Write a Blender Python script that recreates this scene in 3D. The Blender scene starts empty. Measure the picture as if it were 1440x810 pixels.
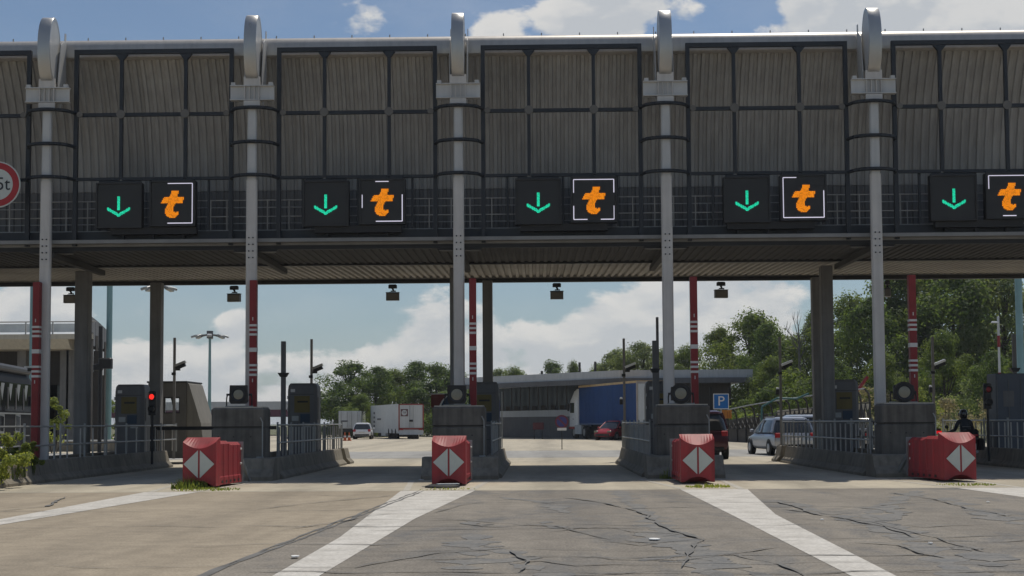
import bpy, bmesh, math, random
from mathutils import Vector, Matrix, noise as mnoise

R = math.radians
PI = math.pi
random.seed(7)
scene = bpy.context.scene
col = scene.collection

# ------------------------------------------------------------------ camera
F_PX, CAM_H = 1900.0, 1.45
PITCH, YAW, ROLL, SHIFT_PX = R(3.3), R(1.055), R(-0.36), 79.4
cam_data = bpy.data.cameras.new("camera")
cam = bpy.data.objects.new("camera", cam_data)
col.objects.link(cam)
cam_data.sensor_width = 36.0
cam_data.lens = F_PX / 1440.0 * 36.0
cam_data.shift_y = SHIFT_PX / 1440.0
cam_data.clip_start, cam_data.clip_end = 0.1, 6000
CAM_ROT = Matrix.Rotation(YAW, 3, 'Z') @ Matrix.Rotation(PI / 2 + PITCH, 3, 'X') @ Matrix.Rotation(ROLL, 3, 'Z')
cam.matrix_world = Matrix.Translation((0, 0, CAM_H)) @ CAM_ROT.to_4x4()
scene.camera = cam


def ray(px, py):
    return CAM_ROT @ Vector(((px - 720.0), -(py - 405.0 - SHIFT_PX), -F_PX))


def at(px, py, Y):
    d = ray(px, py)
    return Vector((0, 0, CAM_H)) + d * (Y / d.y)


def gnd(px, py, z=0.0):
    d = ray(px, py)
    return Vector((0, 0, CAM_H)) + d * ((z - CAM_H) / d.z)


# ------------------------------------------------------------------ sky, sun, exposure
SUN_EL, SUN_AZ = R(65.5), R(25.0)         # sun stands beyond the canopy, to the right
sun_dir = Vector((math.sin(SUN_AZ) * math.cos(SUN_EL), math.cos(SUN_AZ) * math.cos(SUN_EL), math.sin(SUN_EL)))
sd = bpy.data.lights.new("sun", 'SUN')
sd.energy, sd.angle, sd.color = 3.6, R(0.53), (1.0, 0.94, 0.835)
sun = bpy.data.objects.new("sun", sd)
sun.rotation_euler = sun_dir.to_track_quat('Z', 'Y').to_euler()
sun.location = sun_dir * 300
col.objects.link(sun)

world = bpy.data.worlds.new("World")
scene.world = world
world.use_nodes = True
scene.view_settings.view_transform = 'Standard'
scene.view_settings.look = 'None'
scene.view_settings.gamma = 1.0
scene.view_settings.use_curve_mapping = False
scene.view_settings.exposure = -0.15


def build_world():
    nt = world.node_tree
    N, L = nt.nodes, nt.links
    N.clear()
    out = N.new('ShaderNodeOutputWorld')
    bg = N.new('ShaderNodeBackground')
    bg.inputs['Strength'].default_value = 0.083
    sky = N.new('ShaderNodeTexSky')
    sky.sky_type = 'NISHITA'
    sky.sun_disc = False
    sky.sun_elevation = SUN_EL
    sky.sun_rotation = SUN_AZ
    sky.air_density, sky.dust_density, sky.ozone_density = 1.0, 0.5, 2.2
    tc = N.new('ShaderNodeTexCoord')

    def math_(op, a, b=None, clamp=False):
        n = N.new('ShaderNodeMath')
        n.operation, n.use_clamp = op, clamp
        for i, v in enumerate((a, b)):
            if v is None:
                continue
            if isinstance(v, (int, float)):
                n.inputs[i].default_value = v
            else:
                L.new(v, n.inputs[i])
        return n.outputs[0]

    def mapr(v, a, b, c=0.0, d=1.0):
        n = N.new('ShaderNodeMapRange')
        n.interpolation_type = 'SMOOTHSTEP'
        L.new(v, n.inputs['Value'])
        for k, x in zip(('From Min', 'From Max', 'To Min', 'To Max'), (a, b, c, d)):
            n.inputs[k].default_value = x
        return n.outputs['Result']

    sep = N.new('ShaderNodeSeparateXYZ')
    L.new(tc.outputs['Generated'], sep.inputs[0])
    x, y, z = sep.outputs

    def fbm(scale, loc, detail=9, rough=0.56, zs=1.9):
        mp = N.new('ShaderNodeMapping')
        mp.inputs['Scale'].default_value = (1, 1, zs)
        mp.inputs['Location'].default_value = loc
        L.new(tc.outputs['Generated'], mp.inputs['Vector'])
        n = N.new('ShaderNodeTexNoise')
        n.inputs['Scale'].default_value = scale
        n.inputs['Detail'].default_value = detail
        n.inputs['Roughness'].default_value = rough
        n.inputs['Distortion'].default_value = 0.15
        L.new(mp.outputs[0], n.inputs['Vector'])
        return n.outputs['Fac']

    n1 = fbm(11.0, (0.3, 0.1, 0.0))
    n1up = fbm(11.0, (0.3, 0.1, 0.022), detail=5)
    # cumulus banks: soft regions in direction space where cloud is likely
    banks = [((230, 560), .085, .20), ((330, 540), .07, .19), ((590, 535), .075, .21), ((480, 545), .06, .18),
             ((850, 520), .07, .21), ((930, 430), .06, .20), ((1030, 440), .07, .21), ((760, 560), .09, .19),
             ((60, 430), .05, .22), ((30, 560), .08, .17), ((880, 18), .055, .27), ((820, 10), .055, .25),
             ((1150, 20), .065, .26), ((1280, 5), .085, .28), ((1420, 15), .08, .27), ((690, 15), .04, .20),
             ((500, 30), .045, .17), ((1150, 470), .1, .13), ((985, 32), .022, .13), ((330, 453), .016, .17), ((660, 600), .3, .05)]
    # the same broken cumulus carries on over the whole sky
    bias = mapr(z, 0.0, 0.9, -0.015, -0.03)
    for (p, rad, amp) in banks:
        d = ray(*p).normalized()
        vm = N.new('ShaderNodeVectorMath')
        vm.operation = 'DISTANCE'
        L.new(tc.outputs['Generated'], vm.inputs[0])
        vm.inputs[1].default_value = d
        bias = math_('ADD', bias, mapr(vm.outputs['Value'], rad * 0.15, rad * 1.15, amp, 0.0))
    front = mapr(y, 0.80, 0.93, 0.0, -0.078)
    dens = math_('ADD', math_('ADD', n1, bias), front)
    mask = mapr(dens, 0.555, 0.645)
    veil = mapr(fbm(5.0, (2.0, 0.4, 0.7), detail=6, zs=3.0), 0.42, 0.75, 0.0, 0.14)
    mask = math_('MAXIMUM', mask, veil)
    lit = math_('SUBTRACT', n1, n1up)
    lit = mapr(lit, -0.10, 0.12)
    thick = mapr(dens, 0.60, 0.85, 0.0, 0.30)
    br = math_('SUBTRACT', lit, thick)
    ramp = N.new('ShaderNodeMix')
    ramp.data_type = 'RGBA'
    L.new(br, ramp.inputs['Factor'])
    ramp.inputs['A'].default_value = (7.0, 7.3, 7.6, 1)
    ramp.inputs['B'].default_value = (9.7, 9.5, 9.1, 1)
    hz = N.new('ShaderNodeMix')
    hz.data_type = 'RGBA'
    hz.blend_type = 'MIX'
    L.new(mapr(z, 0.0, 0.28, 0.5, 0.0), hz.inputs['Factor'])
    L.new(sky.outputs[0], hz.inputs['A'])
    hz.inputs['B'].default_value = (3.0, 4.35, 5.2, 1)
    mix = N.new('ShaderNodeMix')
    mix.data_type = 'RGBA'
    L.new(math_('MULTIPLY', mask, 0.92), mix.inputs['Factor'])
    L.new(hz.outputs['Result'], mix.inputs['A'])
    L.new(ramp.outputs['Result'], mix.inputs['B'])
    L.new(mix.outputs['Result'], bg.inputs['Color'])
    L.new(bg.outputs[0], out.inputs['Surface'])


build_world()


# ------------------------------------------------------------------ helpers
class MB:
    """collects shapes, links them as one mesh object"""

    def __init__(self):
        self.v, self.f = [], []

    def add(self, verts, faces, M=None):
        n = len(self.v)
        self.v += [tuple(M @ Vector(p)) if M is not None else tuple(p) for p in verts]
        self.f += [tuple(i + n for i in f) for f in faces]
        return self

    def box(self, c, s, M=None, ch=0.0):
        x, y, z = c
        a, b, h = s[0] / 2, s[1] / 2, s[2] / 2
        if ch <= 0:
            vs = [(x + i * a, y + j * b, z + k * h) for k in (-1, 1) for j in (-1, 1) for i in (-1, 1)]
            return self.add(vs, [(0, 2, 3, 1), (4, 5, 7, 6), (0, 1, 5, 4), (2, 6, 7, 3), (0, 4, 6, 2), (1, 3, 7, 5)], M)
        # chamfered upright edges and top
        pts = [(-a + ch, -b), (a - ch, -b), (a, -b + ch), (a, b - ch), (a - ch, b), (-a + ch, b), (-a, b - ch), (-a, -b + ch)]
        vs = [(x + p, y + q, z - h) for p, q in pts] + [(x + p, y + q, z + h - ch) for p, q in pts]
        vs += [(x + p * (1 - ch / a), y + q * (1 - ch / b), z + h) for p, q in pts]
        fs = [tuple(range(7, -1, -1)), tuple(range(16, 24))]
        for r in (0, 8):
            fs += [(r + i, r + (i + 1) % 8, r + 8 + (i + 1) % 8, r + 8 + i) for i in range(8)]
        return self.add(vs, fs, M)

    def tube(self, p0, p1, r, n=8, r1=None, cap=True):
        p0, p1 = Vector(p0), Vector(p1)
        q = (p1 - p0).to_track_quat('Z', 'Y')
        r1 = r if r1 is None else r1
        vs = []
        for p, rr in ((p0, r), (p1, r1)):
            for i in range(n):
                a = 2 * PI * (i + .5) / n
                vs.append(p + q @ Vector((rr * math.cos(a), rr * math.sin(a), 0)))
        fs = [(i, (i + 1) % n, n + (i + 1) % n, n + i) for i in range(n)]
        if cap:
            fs += [tuple(range(n - 1, -1, -1)), tuple(range(n, 2 * n))]
        return self.add(vs, fs)

    def path(self, pts, r, n=6):
        for a, b in zip(pts, pts[1:]):
            self.tube(a, b, r, n)
        return self

    def loft(self, rings, cap=True):
        n = len(rings[0])
        vs = [p for r in rings for p in r]
        fs = []
        for k in range(len(rings) - 1):
            fs += [(k * n + i, k * n + (i + 1) % n, (k + 1) * n + (i + 1) % n, (k + 1) * n + i) for i in range(n)]
        if cap:
            fs += [tuple(range(n - 1, -1, -1)), tuple(range((len(rings) - 1) * n, len(rings) * n))]
        return self.add(vs, fs)

    def lathe(self, prof, c=(0, 0, 0), axis='Z', n=20, cap=True):
        rings = []
        for r, h in prof:
            ring = []
            for i in range(n):
                a = 2 * PI * i / n
                u, w = r * math.cos(a), r * math.sin(a)
                p = {'Z': (u, w, h), 'X': (h, u, w), 'Y': (w, h, u)}[axis]
                ring.append((p[0] + c[0], p[1] + c[1], p[2] + c[2]))
            rings.append(ring)
        return self.loft(rings, cap)

    def prism(self, poly, a, b, plane='YZ', M=None):
        """poly in a plane, extruded along the third axis from a to b"""
        def P(p, t):
            return {'YZ': (t, p[0], p[1]), 'XZ': (p[0], t, p[1]), 'XY': (p[0], p[1], t)}[plane]
        n = len(poly)
        vs = [P(p, a) for p in poly] + [P(p, b) for p in poly]
        fs = [tuple(range(n - 1, -1, -1)), tuple(range(n, 2 * n))] + [(i, (i + 1) % n, n + (i + 1) % n, n + i) for i in range(n)]
        return self.add(vs, fs, M)

    def mesh(self, name, mat, smooth=False):
        me = bpy.data.meshes.new(name)
        me.from_pydata(self.v, [], self.f)
        bm = bmesh.new()
        bm.from_mesh(me)
        bmesh.ops.recalc_face_normals(bm, faces=bm.faces)
        bm.to_mesh(me)
        bm.free()
        if mat is not None:
            me.materials.append(mat)
        if smooth:
            for p in me.polygons:
                p.use_smooth = True
            try:
                me.set_sharp_from_angle(angle=R(38))
            except Exception:
                pass
        return me

    def build(self, name, mat, parent=None, smooth=False, label=None, kind=None):
        return link(name, self.mesh(name, mat, smooth), parent, label=label, kind=kind)


def link(name, me, parent=None, loc=None, rz=None, label=None, kind=None):
    o = bpy.data.objects.new(name, me)
    col.objects.link(o)
    if parent is not None:
        o.parent = parent
    if loc is not None:
        o.location = loc
    if rz is not None:
        o.rotation_euler = (0, 0, rz)
    if label:
        o['label'] = label
    if kind:
        o['kind'] = kind
    return o


def tag(o, label, cat, group=None):
    o['label'], o['category'] = label, cat
    if group:
        o['group'] = group
    return o


def thing(name, label, cat, loc=(0, 0, 0), rz=0.0, group=None):
    o = bpy.data.objects.new(name, None)
    o.empty_display_size = 0.2
    col.objects.link(o)
    o.location, o.rotation_euler = loc, (0, 0, rz)
    return tag(o, label, cat, group)


def copy_tree(o, loc=None, rz=None, label=None, parent=None):
    c = o.copy()
    col.objects.link(c)
    if parent is not None:
        c.parent = parent
    if loc is not None:
        c.location = loc
    if rz is not None:
        c.rotation_euler = (0, 0, rz)
    if label:
        c['label'] = label
    for ch in list(o.children):
        copy_tree(ch, parent=c)
    return c


def struct(name, mb, mat, smooth=False):
    return mb.build(name, mat, None, smooth, kind='structure')


def text_mb(body, size, depth=0.004):
    cu = bpy.data.curves.new('txt', 'FONT')
    cu.body, cu.size, cu.align_x, cu.align_y, cu.extrude, cu.resolution_u = body, size, 'CENTER', 'CENTER', depth, 4
    o = bpy.data.objects.new('txt', cu)
    col.objects.link(o)
    dg = bpy.context.evaluated_depsgraph_get()
    me = o.evaluated_get(dg).to_mesh()
    mb = MB()
    # stands upright in XZ, faces -Y
    mb.add([(v.co.x, -v.co.z, v.co.y) for v in me.vertices], [tuple(p.vertices) for p in me.polygons])
    o.evaluated_get(dg).to_mesh_clear()
    bpy.data.objects.remove(o)
    bpy.data.curves.remove(cu)
    return mb


# ------------------------------------------------------------------ materials
def mat(name, c, rough=0.7, metal=0.0, var=0.15, scale=1.2, streak=0.0, bump=0.0, bscale=30.0, spec=0.4, c2=None, emit=0.0, alpha=None, fine=0.0, tone=0.0):
    m = bpy.data.materials.new(name)
    m.use_nodes = True
    nt = m.node_tree
    N, L = nt.nodes, nt.links
    b = N['Principled BSDF']
    b.inputs['Roughness'].default_value = rough
    b.inputs['Metallic'].default_value = metal
    b.inputs['Specular IOR Level'].default_value = spec
    if emit:
        b.inputs['Base Color'].default_value = (*[v * .3 for v in c], 1)
        b.inputs['Emission Color'].default_value = (*c, 1)
        b.inputs['Emission Strength'].default_value = emit
        if name.startswith('led'):
            g = N.new('ShaderNodeNewGeometry')
            r_ = N.new('ShaderNodeMapRange')
            L.new(g.outputs['Random Per Island'], r_.inputs['Value'])
            r_.inputs['To Min'].default_value, r_.inputs['To Max'].default_value = emit * .72, emit * 1.28
            L.new(r_.outputs[0], b.inputs['Emission Strength'])
        return m
    geo = N.new('ShaderNodeNewGeometry')
    nz = N.new('ShaderNodeTexNoise')
    nz.inputs['Scale'].default_value = scale
    nz.inputs['Detail'].default_value = 7
    nz.inputs['Roughness'].default_value = 0.62
    L.new(geo.outputs['Position'], nz.inputs['Vector'])
    mr = N.new('ShaderNodeMapRange')
    L.new(nz.outputs['Fac'], mr.inputs['Value'])
    mr.inputs['From Min'].default_value, mr.inputs['From Max'].default_value = .3, .7
    mx = N.new('ShaderNodeMix')
    mx.data_type = 'RGBA'
    L.new(mr.outputs[0], mx.inputs['Factor'])
    lo = c2 if c2 else tuple(v * (1 - var) for v in c)
    hi = c if c2 else tuple(min(1, v * (1 + var)) for v in c)
    mx.inputs['A'].default_value = (*lo, 1)
    mx.inputs['B'].default_value = (*hi, 1)
    colr = mx.outputs['Result']
    if streak:
        mp = N.new('ShaderNodeMapping')
        mp.inputs['Scale'].default_value = (5.0, 5.0, 0.35)
        L.new(geo.outputs['Position'], mp.inputs['Vector'])
        n2 = N.new('ShaderNodeTexNoise')
        n2.inputs['Scale'].default_value = 1.4
        n2.inputs['Detail'].default_value = 5
        L.new(mp.outputs[0], n2.inputs['Vector'])
        m2 = N.new('ShaderNodeMapRange')
        L.new(n2.outputs['Fac'], m2.inputs['Value'])
        m2.inputs['From Min'].default_value, m2.inputs['From Max'].default_value = .4, .68
        m2.inputs['To Min'].default_value, m2.inputs['To Max'].default_value = 1.0, 1.0 - streak
        mm = N.new('ShaderNodeMix')
        mm.data_type, mm.blend_type = 'RGBA', 'MULTIPLY'
        mm.inputs['Factor'].default_value = 1.0
        L.new(colr, mm.inputs['A'])
        L.new(m2.outputs[0], mm.inputs['B'])
        colr = mm.outputs['Result']
    if tone:
        oi = N.new('ShaderNodeObjectInfo')
        m6 = N.new('ShaderNodeMapRange')
        L.new(oi.outputs['Random'], m6.inputs['Value'])
        m6.inputs['To Min'].default_value, m6.inputs['To Max'].default_value = 1 - tone, 1 + tone
        m7 = N.new('ShaderNodeMix')
        m7.data_type, m7.blend_type = 'RGBA', 'MULTIPLY'
        m7.inputs['Factor'].default_value = 1.0
        L.new(colr, m7.inputs['A'])
        L.new(m6.outputs[0], m7.inputs['B'])
        colr = m7.outputs['Result']
    if fine:
        n4 = N.new('ShaderNodeTexNoise')
        n4.inputs['Scale'].default_value = 22.0
        n4.inputs['Detail'].default_value = 3
        L.new(geo.outputs['Position'], n4.inputs['Vector'])
        m4 = N.new('ShaderNodeMapRange')
        L.new(n4.outputs['Fac'], m4.inputs['Value'])
        m4.inputs['From Min'].default_value, m4.inputs['From Max'].default_value = .3, .7
        m4.inputs['To Min'].default_value, m4.inputs['To Max'].default_value = 1 - fine, 1 + fine
        m5 = N.new('ShaderNodeMix')
        m5.data_type, m5.blend_type = 'RGBA', 'MULTIPLY'
        m5.inputs['Factor'].default_value = 1.0
        L.new(colr, m5.inputs['A'])
        L.new(m4.outputs[0], m5.inputs['B'])
        colr = m5.outputs['Result']
    L.new(colr, b.inputs['Base Color'])
    if bump:
        n3 = N.new('ShaderNodeTexNoise')
        n3.inputs['Scale'].default_value = bscale
        n3.inputs['Detail'].default_value = 4
        L.new(geo.outputs['Position'], n3.inputs['Vector'])
        bp = N.new('ShaderNodeBump')
        bp.inputs['Strength'].default_value = bump
        bp.inputs['Distance'].default_value = 0.02
        L.new(n3.outputs['Fac'], bp.inputs['Height'])
        L.new(bp.outputs[0], b.inputs['Normal'])
    if alpha is not None:
        b.inputs['Transmission Weight'].default_value = alpha
        b.inputs['IOR'].default_value = 1.1
    return m


M = dict(
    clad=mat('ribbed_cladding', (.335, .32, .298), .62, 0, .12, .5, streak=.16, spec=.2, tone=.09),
    lowclad_shade=mat('shaded_lower_cladding', (.17, .165, .158), .65, 0, .12, .5, streak=.14, spec=.2, tone=.07),  # darker copy of the cladding colour, with the shade behind the walkway painted in
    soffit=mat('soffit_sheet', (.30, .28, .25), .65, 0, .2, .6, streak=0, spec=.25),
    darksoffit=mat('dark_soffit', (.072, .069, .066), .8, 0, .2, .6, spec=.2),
    fascia=mat('fascia_metal', (.50, .47, .43), .38, .35, .06, .8, streak=.12),
    steel=mat('painted_column', (.57, .545, .515), .5, 0, .08, 1.5, streak=.12),
    steel_lt=mat('light_steel', (.52, .515, .50), .45, .1, .08, 1.5, streak=.1),
    drum=mat('brushed_drum', (.46, .455, .44), .40, .7, .05, 2.0),
    frame=mat('dark_frame', (.022, .026, .032), .5, 0, .15, 2),
    node=mat('frame_node', (.15, .14, .125), .55, .2, .1, 3),
    walk=mat('walkway_edge', (.24, .238, .232), .7, 0, .15, 1.5),
    galv=mat('galvanised', (.30, .31, .31), .45, .55, .15, 3),
    railpaint=mat('rail_paint', (.36, .35, .33), .5, .3, .15, 3),
    black=mat('black_housing', (.018, .018, .019), .55, 0, .15, 3),
    face=mat('sign_face', (.028, .028, .028), .5, 0, .1, 3),
    green=mat('led_green', (.015, .74, .42), emit=1.0),
    orange=mat('led_orange', (.95, .27, .004), emit=1.0),
    white=mat('led_white', (.62, .60, .72), emit=1.0),
    redlamp=mat('red_lamp', (1.0, .03, .02), emit=1.3),
    redlamp_dim=mat('red_lamp_dim', (.35, .012, .02), .3),
    tail=mat('tail_lamp', (.75, .01, .015), emit=.9),
    concrete=mat('plinth_concrete', (.140, .130, .115), .85, 0, .22, 2.2, streak=.38, bump=.15),
    barrier=mat('barrier_concrete', (.225, .200, .158), .88, 0, .22, 1.6, streak=.3, bump=.2),
    pale=mat('pale_concrete', (.46, .43, .37), .85, 0, .1, 1, streak=.15),
    pillar=mat('pillar_concrete', (.205, .198, .192), .8, 0, .15, 1.2, streak=.2),
    red=mat('cushion_red', (.37, .030, .038), .55, 0, .2, 5.0, streak=.22, c2=(.29, .042, .046)),
    redpole=mat('pole_red', (.22, .018, .020), .5, 0, .12, 3),
    reflect=mat('white_reflective', (.62, .60, .57), .5, 0, .06, 5),
    diamond=mat('diamond_white', (.52, .55, .52), .5, 0, .05, 6),
    machine=mat('cabinet_grey', (.135, .133, .135), .55, 0, .1, 2, streak=.1),
    booth=mat('booth_panel', (.125, .118, .108), .6, 0, .12, 2, streak=.1),
    yellow=mat('ochre_panel', (.15, .112, .028), .5, 0, .12, 3),
    blue=mat('blue_panel', (.012, .038, .075), .45, 0, .1, 3),
    signblue=mat('sign_blue', (.005, .12, .36), .45, 0, .05, 3),
    glass=mat('dark_glass', (.02, .024, .028), .08, 0, .05, 1, spec=.6),
    bglass=mat('building_glass', (.026, .034, .042), .25, 0, .3, .8, spec=.25),
    paleglass=mat('pale_glass', (.45, .52, .50), .12, 0, .08, 1, spec=.6),
    tyre=mat('tyre', (.018, .018, .018), .85, 0, .1, 5),
    rim=mat('rim', (.35, .35, .36), .35, .7, .05, 5),
    lamp=mat('lamp_glass', (.20, .195, .15), .2, 0, .1, 6, spec=.6),
    teal=mat('teal_mast', (.20, .335, .35), .5, .1, .08, 1, streak=.12),
    rust=mat('rust_plate', (.23, .07, .02), .6, 0, .2, 3),
    orangep=mat('orange_panel', (.42, .16, .02), .6, 0, .2, 6),
    carwhite=mat('white_paint', (.70, .71, .72), .28, 0, .03, 2, spec=.6),
    carsilver=mat('silver_paint', (.36, .38, .42), .28, .55, .04, 2, spec=.6),
    carmaroon=mat('maroon_paint', (.055, .012, .022), .25, .3, .05, 2, spec=.6),
    carred=mat('red_paint', (.33, .022, .03), .25, .1, .05, 2, spec=.6),
    trailerw=mat('trailer_white', (.50, .52, .53), .5, 0, .06, 1, streak=.1),
    curtain=mat('blue_curtain', (.012, .050, .165), .7, 0, .12, .6, spec=.15),
    beam=mat('timber_beam', (.48, .34, .17), .7, 0, .15, 3),
    coach=mat('coach_black', (.020, .020, .022), .5, 0, .1, 1.2, spec=.03),
    bark=mat('bark', (.07, .058, .045), .9, 0, .25, 4, bump=.3),
    grey=mat('grey_roof', (.42, .44, .46), .6, 0, .06, .5, streak=.12),
    maroon=mat('maroon_fascia', (.10, .03, .06), .6, 0, .1, 1),
    slate=mat('slate_wall', (.105, .11, .12), .75, 0, .15, .6, streak=.15),
    darkwall=mat('dark_wall', (.055, .05, .046), .85, 0, .25, .6, streak=.2),
    cream=mat('cream_slab', (.52, .47, .38), .8, 0, .08, .6, streak=.15),
    skin=mat('skin', (.45, .27, .19), .5),
    cloth=mat('dark_jacket', (.022, .026, .036), .75, 0, .2, 5, bump=.2),
    jeans=mat('dark_trousers', (.03, .035, .05), .85, 0, .2, 5),
    helmet=mat('helmet_black', (.012, .013, .016), .15, 0, .05, 3, spec=.7),
    marking=mat('road_paint', (.60, .575, .53), .75, 0, .12, 2.2, fine=.16, c2=(.42, .395, .355)),
    tar=mat('tar_seal', (.135, .130, .122), .65, 0, .3, 1.5, spec=.4),
    oldseal=mat('worn_seal', (.120, .124, .128), .8, 0, .2, 2.5, fine=.2, c2=(.205, .19, .168)),
    wood=mat('fence_rail', (.22, .2, .17), .8, 0, .2, 2),
    paper=mat('paper', (.75, .75, .73), .8),
)


def leaf_mat(name, c, c2):
    m = bpy.data.materials.new(name)
    m.use_nodes = True
    nt = m.node_tree
    N, L = nt.nodes, nt.links
    b = N['Principled BSDF']
    b.inputs['Roughness'].default_value = .6
    b.inputs['Specular IOR Level'].default_value = .25
    geo = N.new('ShaderNodeNewGeometry')
    nz = N.new('ShaderNodeTexNoise')
    nz.inputs['Scale'].default_value = .55
    nz.inputs['Detail'].default_value = 3
    L.new(geo.outputs['Position'], nz.inputs['Vector'])
    add = N.new('ShaderNodeMath')
    add.operation = 'MULTIPLY_ADD'
    L.new(geo.outputs['Random Per Island'], add.inputs[0])
    add.inputs[1].default_value = .32
    L.new(nz.outputs['Fac'], add.inputs[2])
    mr = N.new('ShaderNodeMapRange')
    L.new(add.outputs[0], mr.inputs['Value'])
    mr.inputs['From Min'].default_value, mr.inputs['From Max'].default_value = .4, 1.05
    mx = N.new('ShaderNodeMix')
    mx.data_type = 'RGBA'
    L.new(mr.outputs[0], mx.inputs['Factor'])
    mx.inputs['A'].default_value, mx.inputs['B'].default_value = (*c, 1), (*c2, 1)
    L.new(mx.outputs['Result'], b.inputs['Base Color'])
    tr = N.new('ShaderNodeBsdfTranslucent')
    tm = N.new('ShaderNodeMix')
    tm.data_type, tm.blend_type = 'RGBA', 'MULTIPLY'
    tm.inputs['Factor'].default_value = 1.0
    L.new(mx.outputs['Result'], tm.inputs['A'])
    tm.inputs['B'].default_value = (2.5, 2.3, 1.5, 1)
    L.new(tm.outputs['Result'], tr.inputs['Color'])
    ms = N.new('ShaderNodeMixShader')
    ms.inputs[0].default_value = .5
    L.new(b.outputs[0], ms.inputs[1])
    L.new(tr.outputs[0], ms.inputs[2])
    L.new(ms.outputs[0], N['Material Output'].inputs['Surface'])
    return m


LEAF = [leaf_mat('leaf_mid_green', (.062, .100, .026), (.135, .175, .044)),
        leaf_mat('leaf_dark_green', (.046, .082, .026), (.102, .148, .040)),
        leaf_mat('leaf_grey_green', (.085, .120, .050), (.155, .19, .080)),
        leaf_mat('weed_green', (.095, .135, .030), (.24, .27, .065)),
        leaf_mat('dry_scrub', (.11, .105, .07), (.24, .22, .15))]


# ------------------------------------------------------------------ ground
S = 5.755                                    # lane pitch
SC = 5.81                                    # column pitch
COLX = [-13.78 + SC * k for k in range(5)]   # canopy column lines in view
ISX = [-13.50 + S * k for k in range(6)]     # island centre lines


def ground_mat(name, c, c2, patch=None, wheel=0.0, agg=.16):
    m = bpy.data.materials.new(name)
    m.use_nodes = True
    nt = m.node_tree
    N, L = nt.nodes, nt.links
    b = N['Principled BSDF']
    b.inputs['Roughness'].default_value = .88
    b.inputs['Specular IOR Level'].default_value = .25
    geo = N.new('ShaderNodeNewGeometry')

    def noise(scale, detail=6, sc=(1, 1, 1), rough=.6, dist=0):
        mp = N.new('ShaderNodeMapping')
        mp.inputs['Scale'].default_value = sc
        L.new(geo.outputs['Position'], mp.inputs['Vector'])
        n = N.new('ShaderNodeTexNoise')
        n.inputs['Scale'].default_value, n.inputs['Detail'].default_value = scale, detail
        n.inputs['Roughness'].default_value, n.inputs['Distortion'].default_value = rough, dist
        L.new(mp.outputs[0], n.inputs['Vector'])
        return n.outputs['Fac']

    def mapr(v, a, bb, lo, hi):
        r = N.new('ShaderNodeMapRange')
        r.interpolation_type = 'SMOOTHSTEP'
        L.new(v, r.inputs['Value'])
        for k, x in zip(('From Min', 'From Max', 'To Min', 'To Max'), (a, bb, lo, hi)):
            r.inputs[k].default_value = x
        return r.outputs['Result']

    def mix(f, a, bcol, mode='MIX'):
        n = N.new('ShaderNodeMix')
        n.data_type, n.blend_type = 'RGBA', mode
        if isinstance(f, float):
            n.inputs['Factor'].default_value = f
        else:
            L.new(f, n.inputs['Factor'])
        for k, v in (('A', a), ('B', bcol)):
            if isinstance(v, tuple):
                n.inputs[k].default_value = (*v, 1)
            else:
                L.new(v, n.inputs[k])
        return n.outputs['Result']

    cc = mix(mapr(noise(.35, 8), .3, .7, 0., 1.), c, c2)
    # long tyre-polished bands along the lanes
    cc = mix(mapr(noise(1.0, 4, (.9, .05, 1)), .42, .66, 0., .55), cc, tuple(v * .78 for v in c2))
    cc = mix(mapr(noise(.8, 5, (.12, 1.2, 1)), .52, .72, 0., .35), cc, tuple(v * 1.18 for v in c))
    if wheel:
        sep = N.new('ShaderNodeSeparateXYZ')
        L.new(geo.outputs['Position'], sep.inputs[0])
        md = N.new('ShaderNodeMath')
        md.operation = 'PINGPONG'
        ad = N.new('ShaderNodeMath')
        ad.inputs[1].default_value = 100 * S + 13.5 - S / 2 + .35
        L.new(sep.outputs[0], ad.inputs[0])
        L.new(ad.outputs[0], md.inputs[0])
        md.inputs[1].default_value = S / 2
        stain = mapr(md.outputs[0], .0, 1.15, 1., 0.)
        nn = mapr(noise(.7, 5, (1, .35, 1)), .3, .6, .25, 1.)
        mu = N.new('ShaderNodeMath')
        mu.operation = 'MULTIPLY'
        L.new(stain, mu.inputs[0])
        L.new(nn, mu.inputs[1])
        mu2 = N.new('ShaderNodeMath')
        mu2.operation = 'MULTIPLY'
        L.new(mu.outputs[0], mu2.inputs[0])
        mu2.inputs[1].default_value = wheel
        cc = mix(mu2.outputs[0], cc, (.07, .068, .066))
    if patch:
        # blue-grey worn sealing around the lane middles
        p = mapr(noise(.75, 7, (1.0, .45, 1), .68, .8), .48, .66, 0., .72)
        cc = mix(p, cc, patch)
    fine = mapr(noise(34., 3), .3, .7, 1 - agg, 1 + agg)
    cc = mix(1.0, cc, fine, 'MULTIPLY')
    cc = mix(1.0, cc, mapr(noise(3.2, 6), .3, .7, .9, 1.08), 'MULTIPLY')
    L.new(cc, b.inputs['Base Color'])
    bp = N.new('ShaderNodeBump')
    bp.inputs['Strength'].default_value = .35
    bp.inputs['Distance'].default_value = .012
    L.new(noise(60., 3), bp.inputs['Height'])
    L.new(bp.outputs[0], b.inputs['Normal'])
    return m


M['earth'] = ground_mat('earth', (.16, .15, .09), (.10, .11, .05))
M['plaza'] = ground_mat('plaza_concrete', (.50, .445, .345), (.42, .375, .295), wheel=.30, agg=.1)
M['oldlane'] = ground_mat('old_lane', (.352, .298, .225), (.300, .254, .192), wheel=.16)
M['asphalt'] = ground_mat('asphalt', (.252, .226, .190), (.212, .191, .163), patch=(.128, .130, .132), wheel=.14, agg=.24)


def sheet(name, poly, z, m, nz=None):
    mb = MB()
    mb.add([(x, y, z) for x, y in poly], [tuple(range(len(poly)))])
    return struct(name, mb, m)


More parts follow.
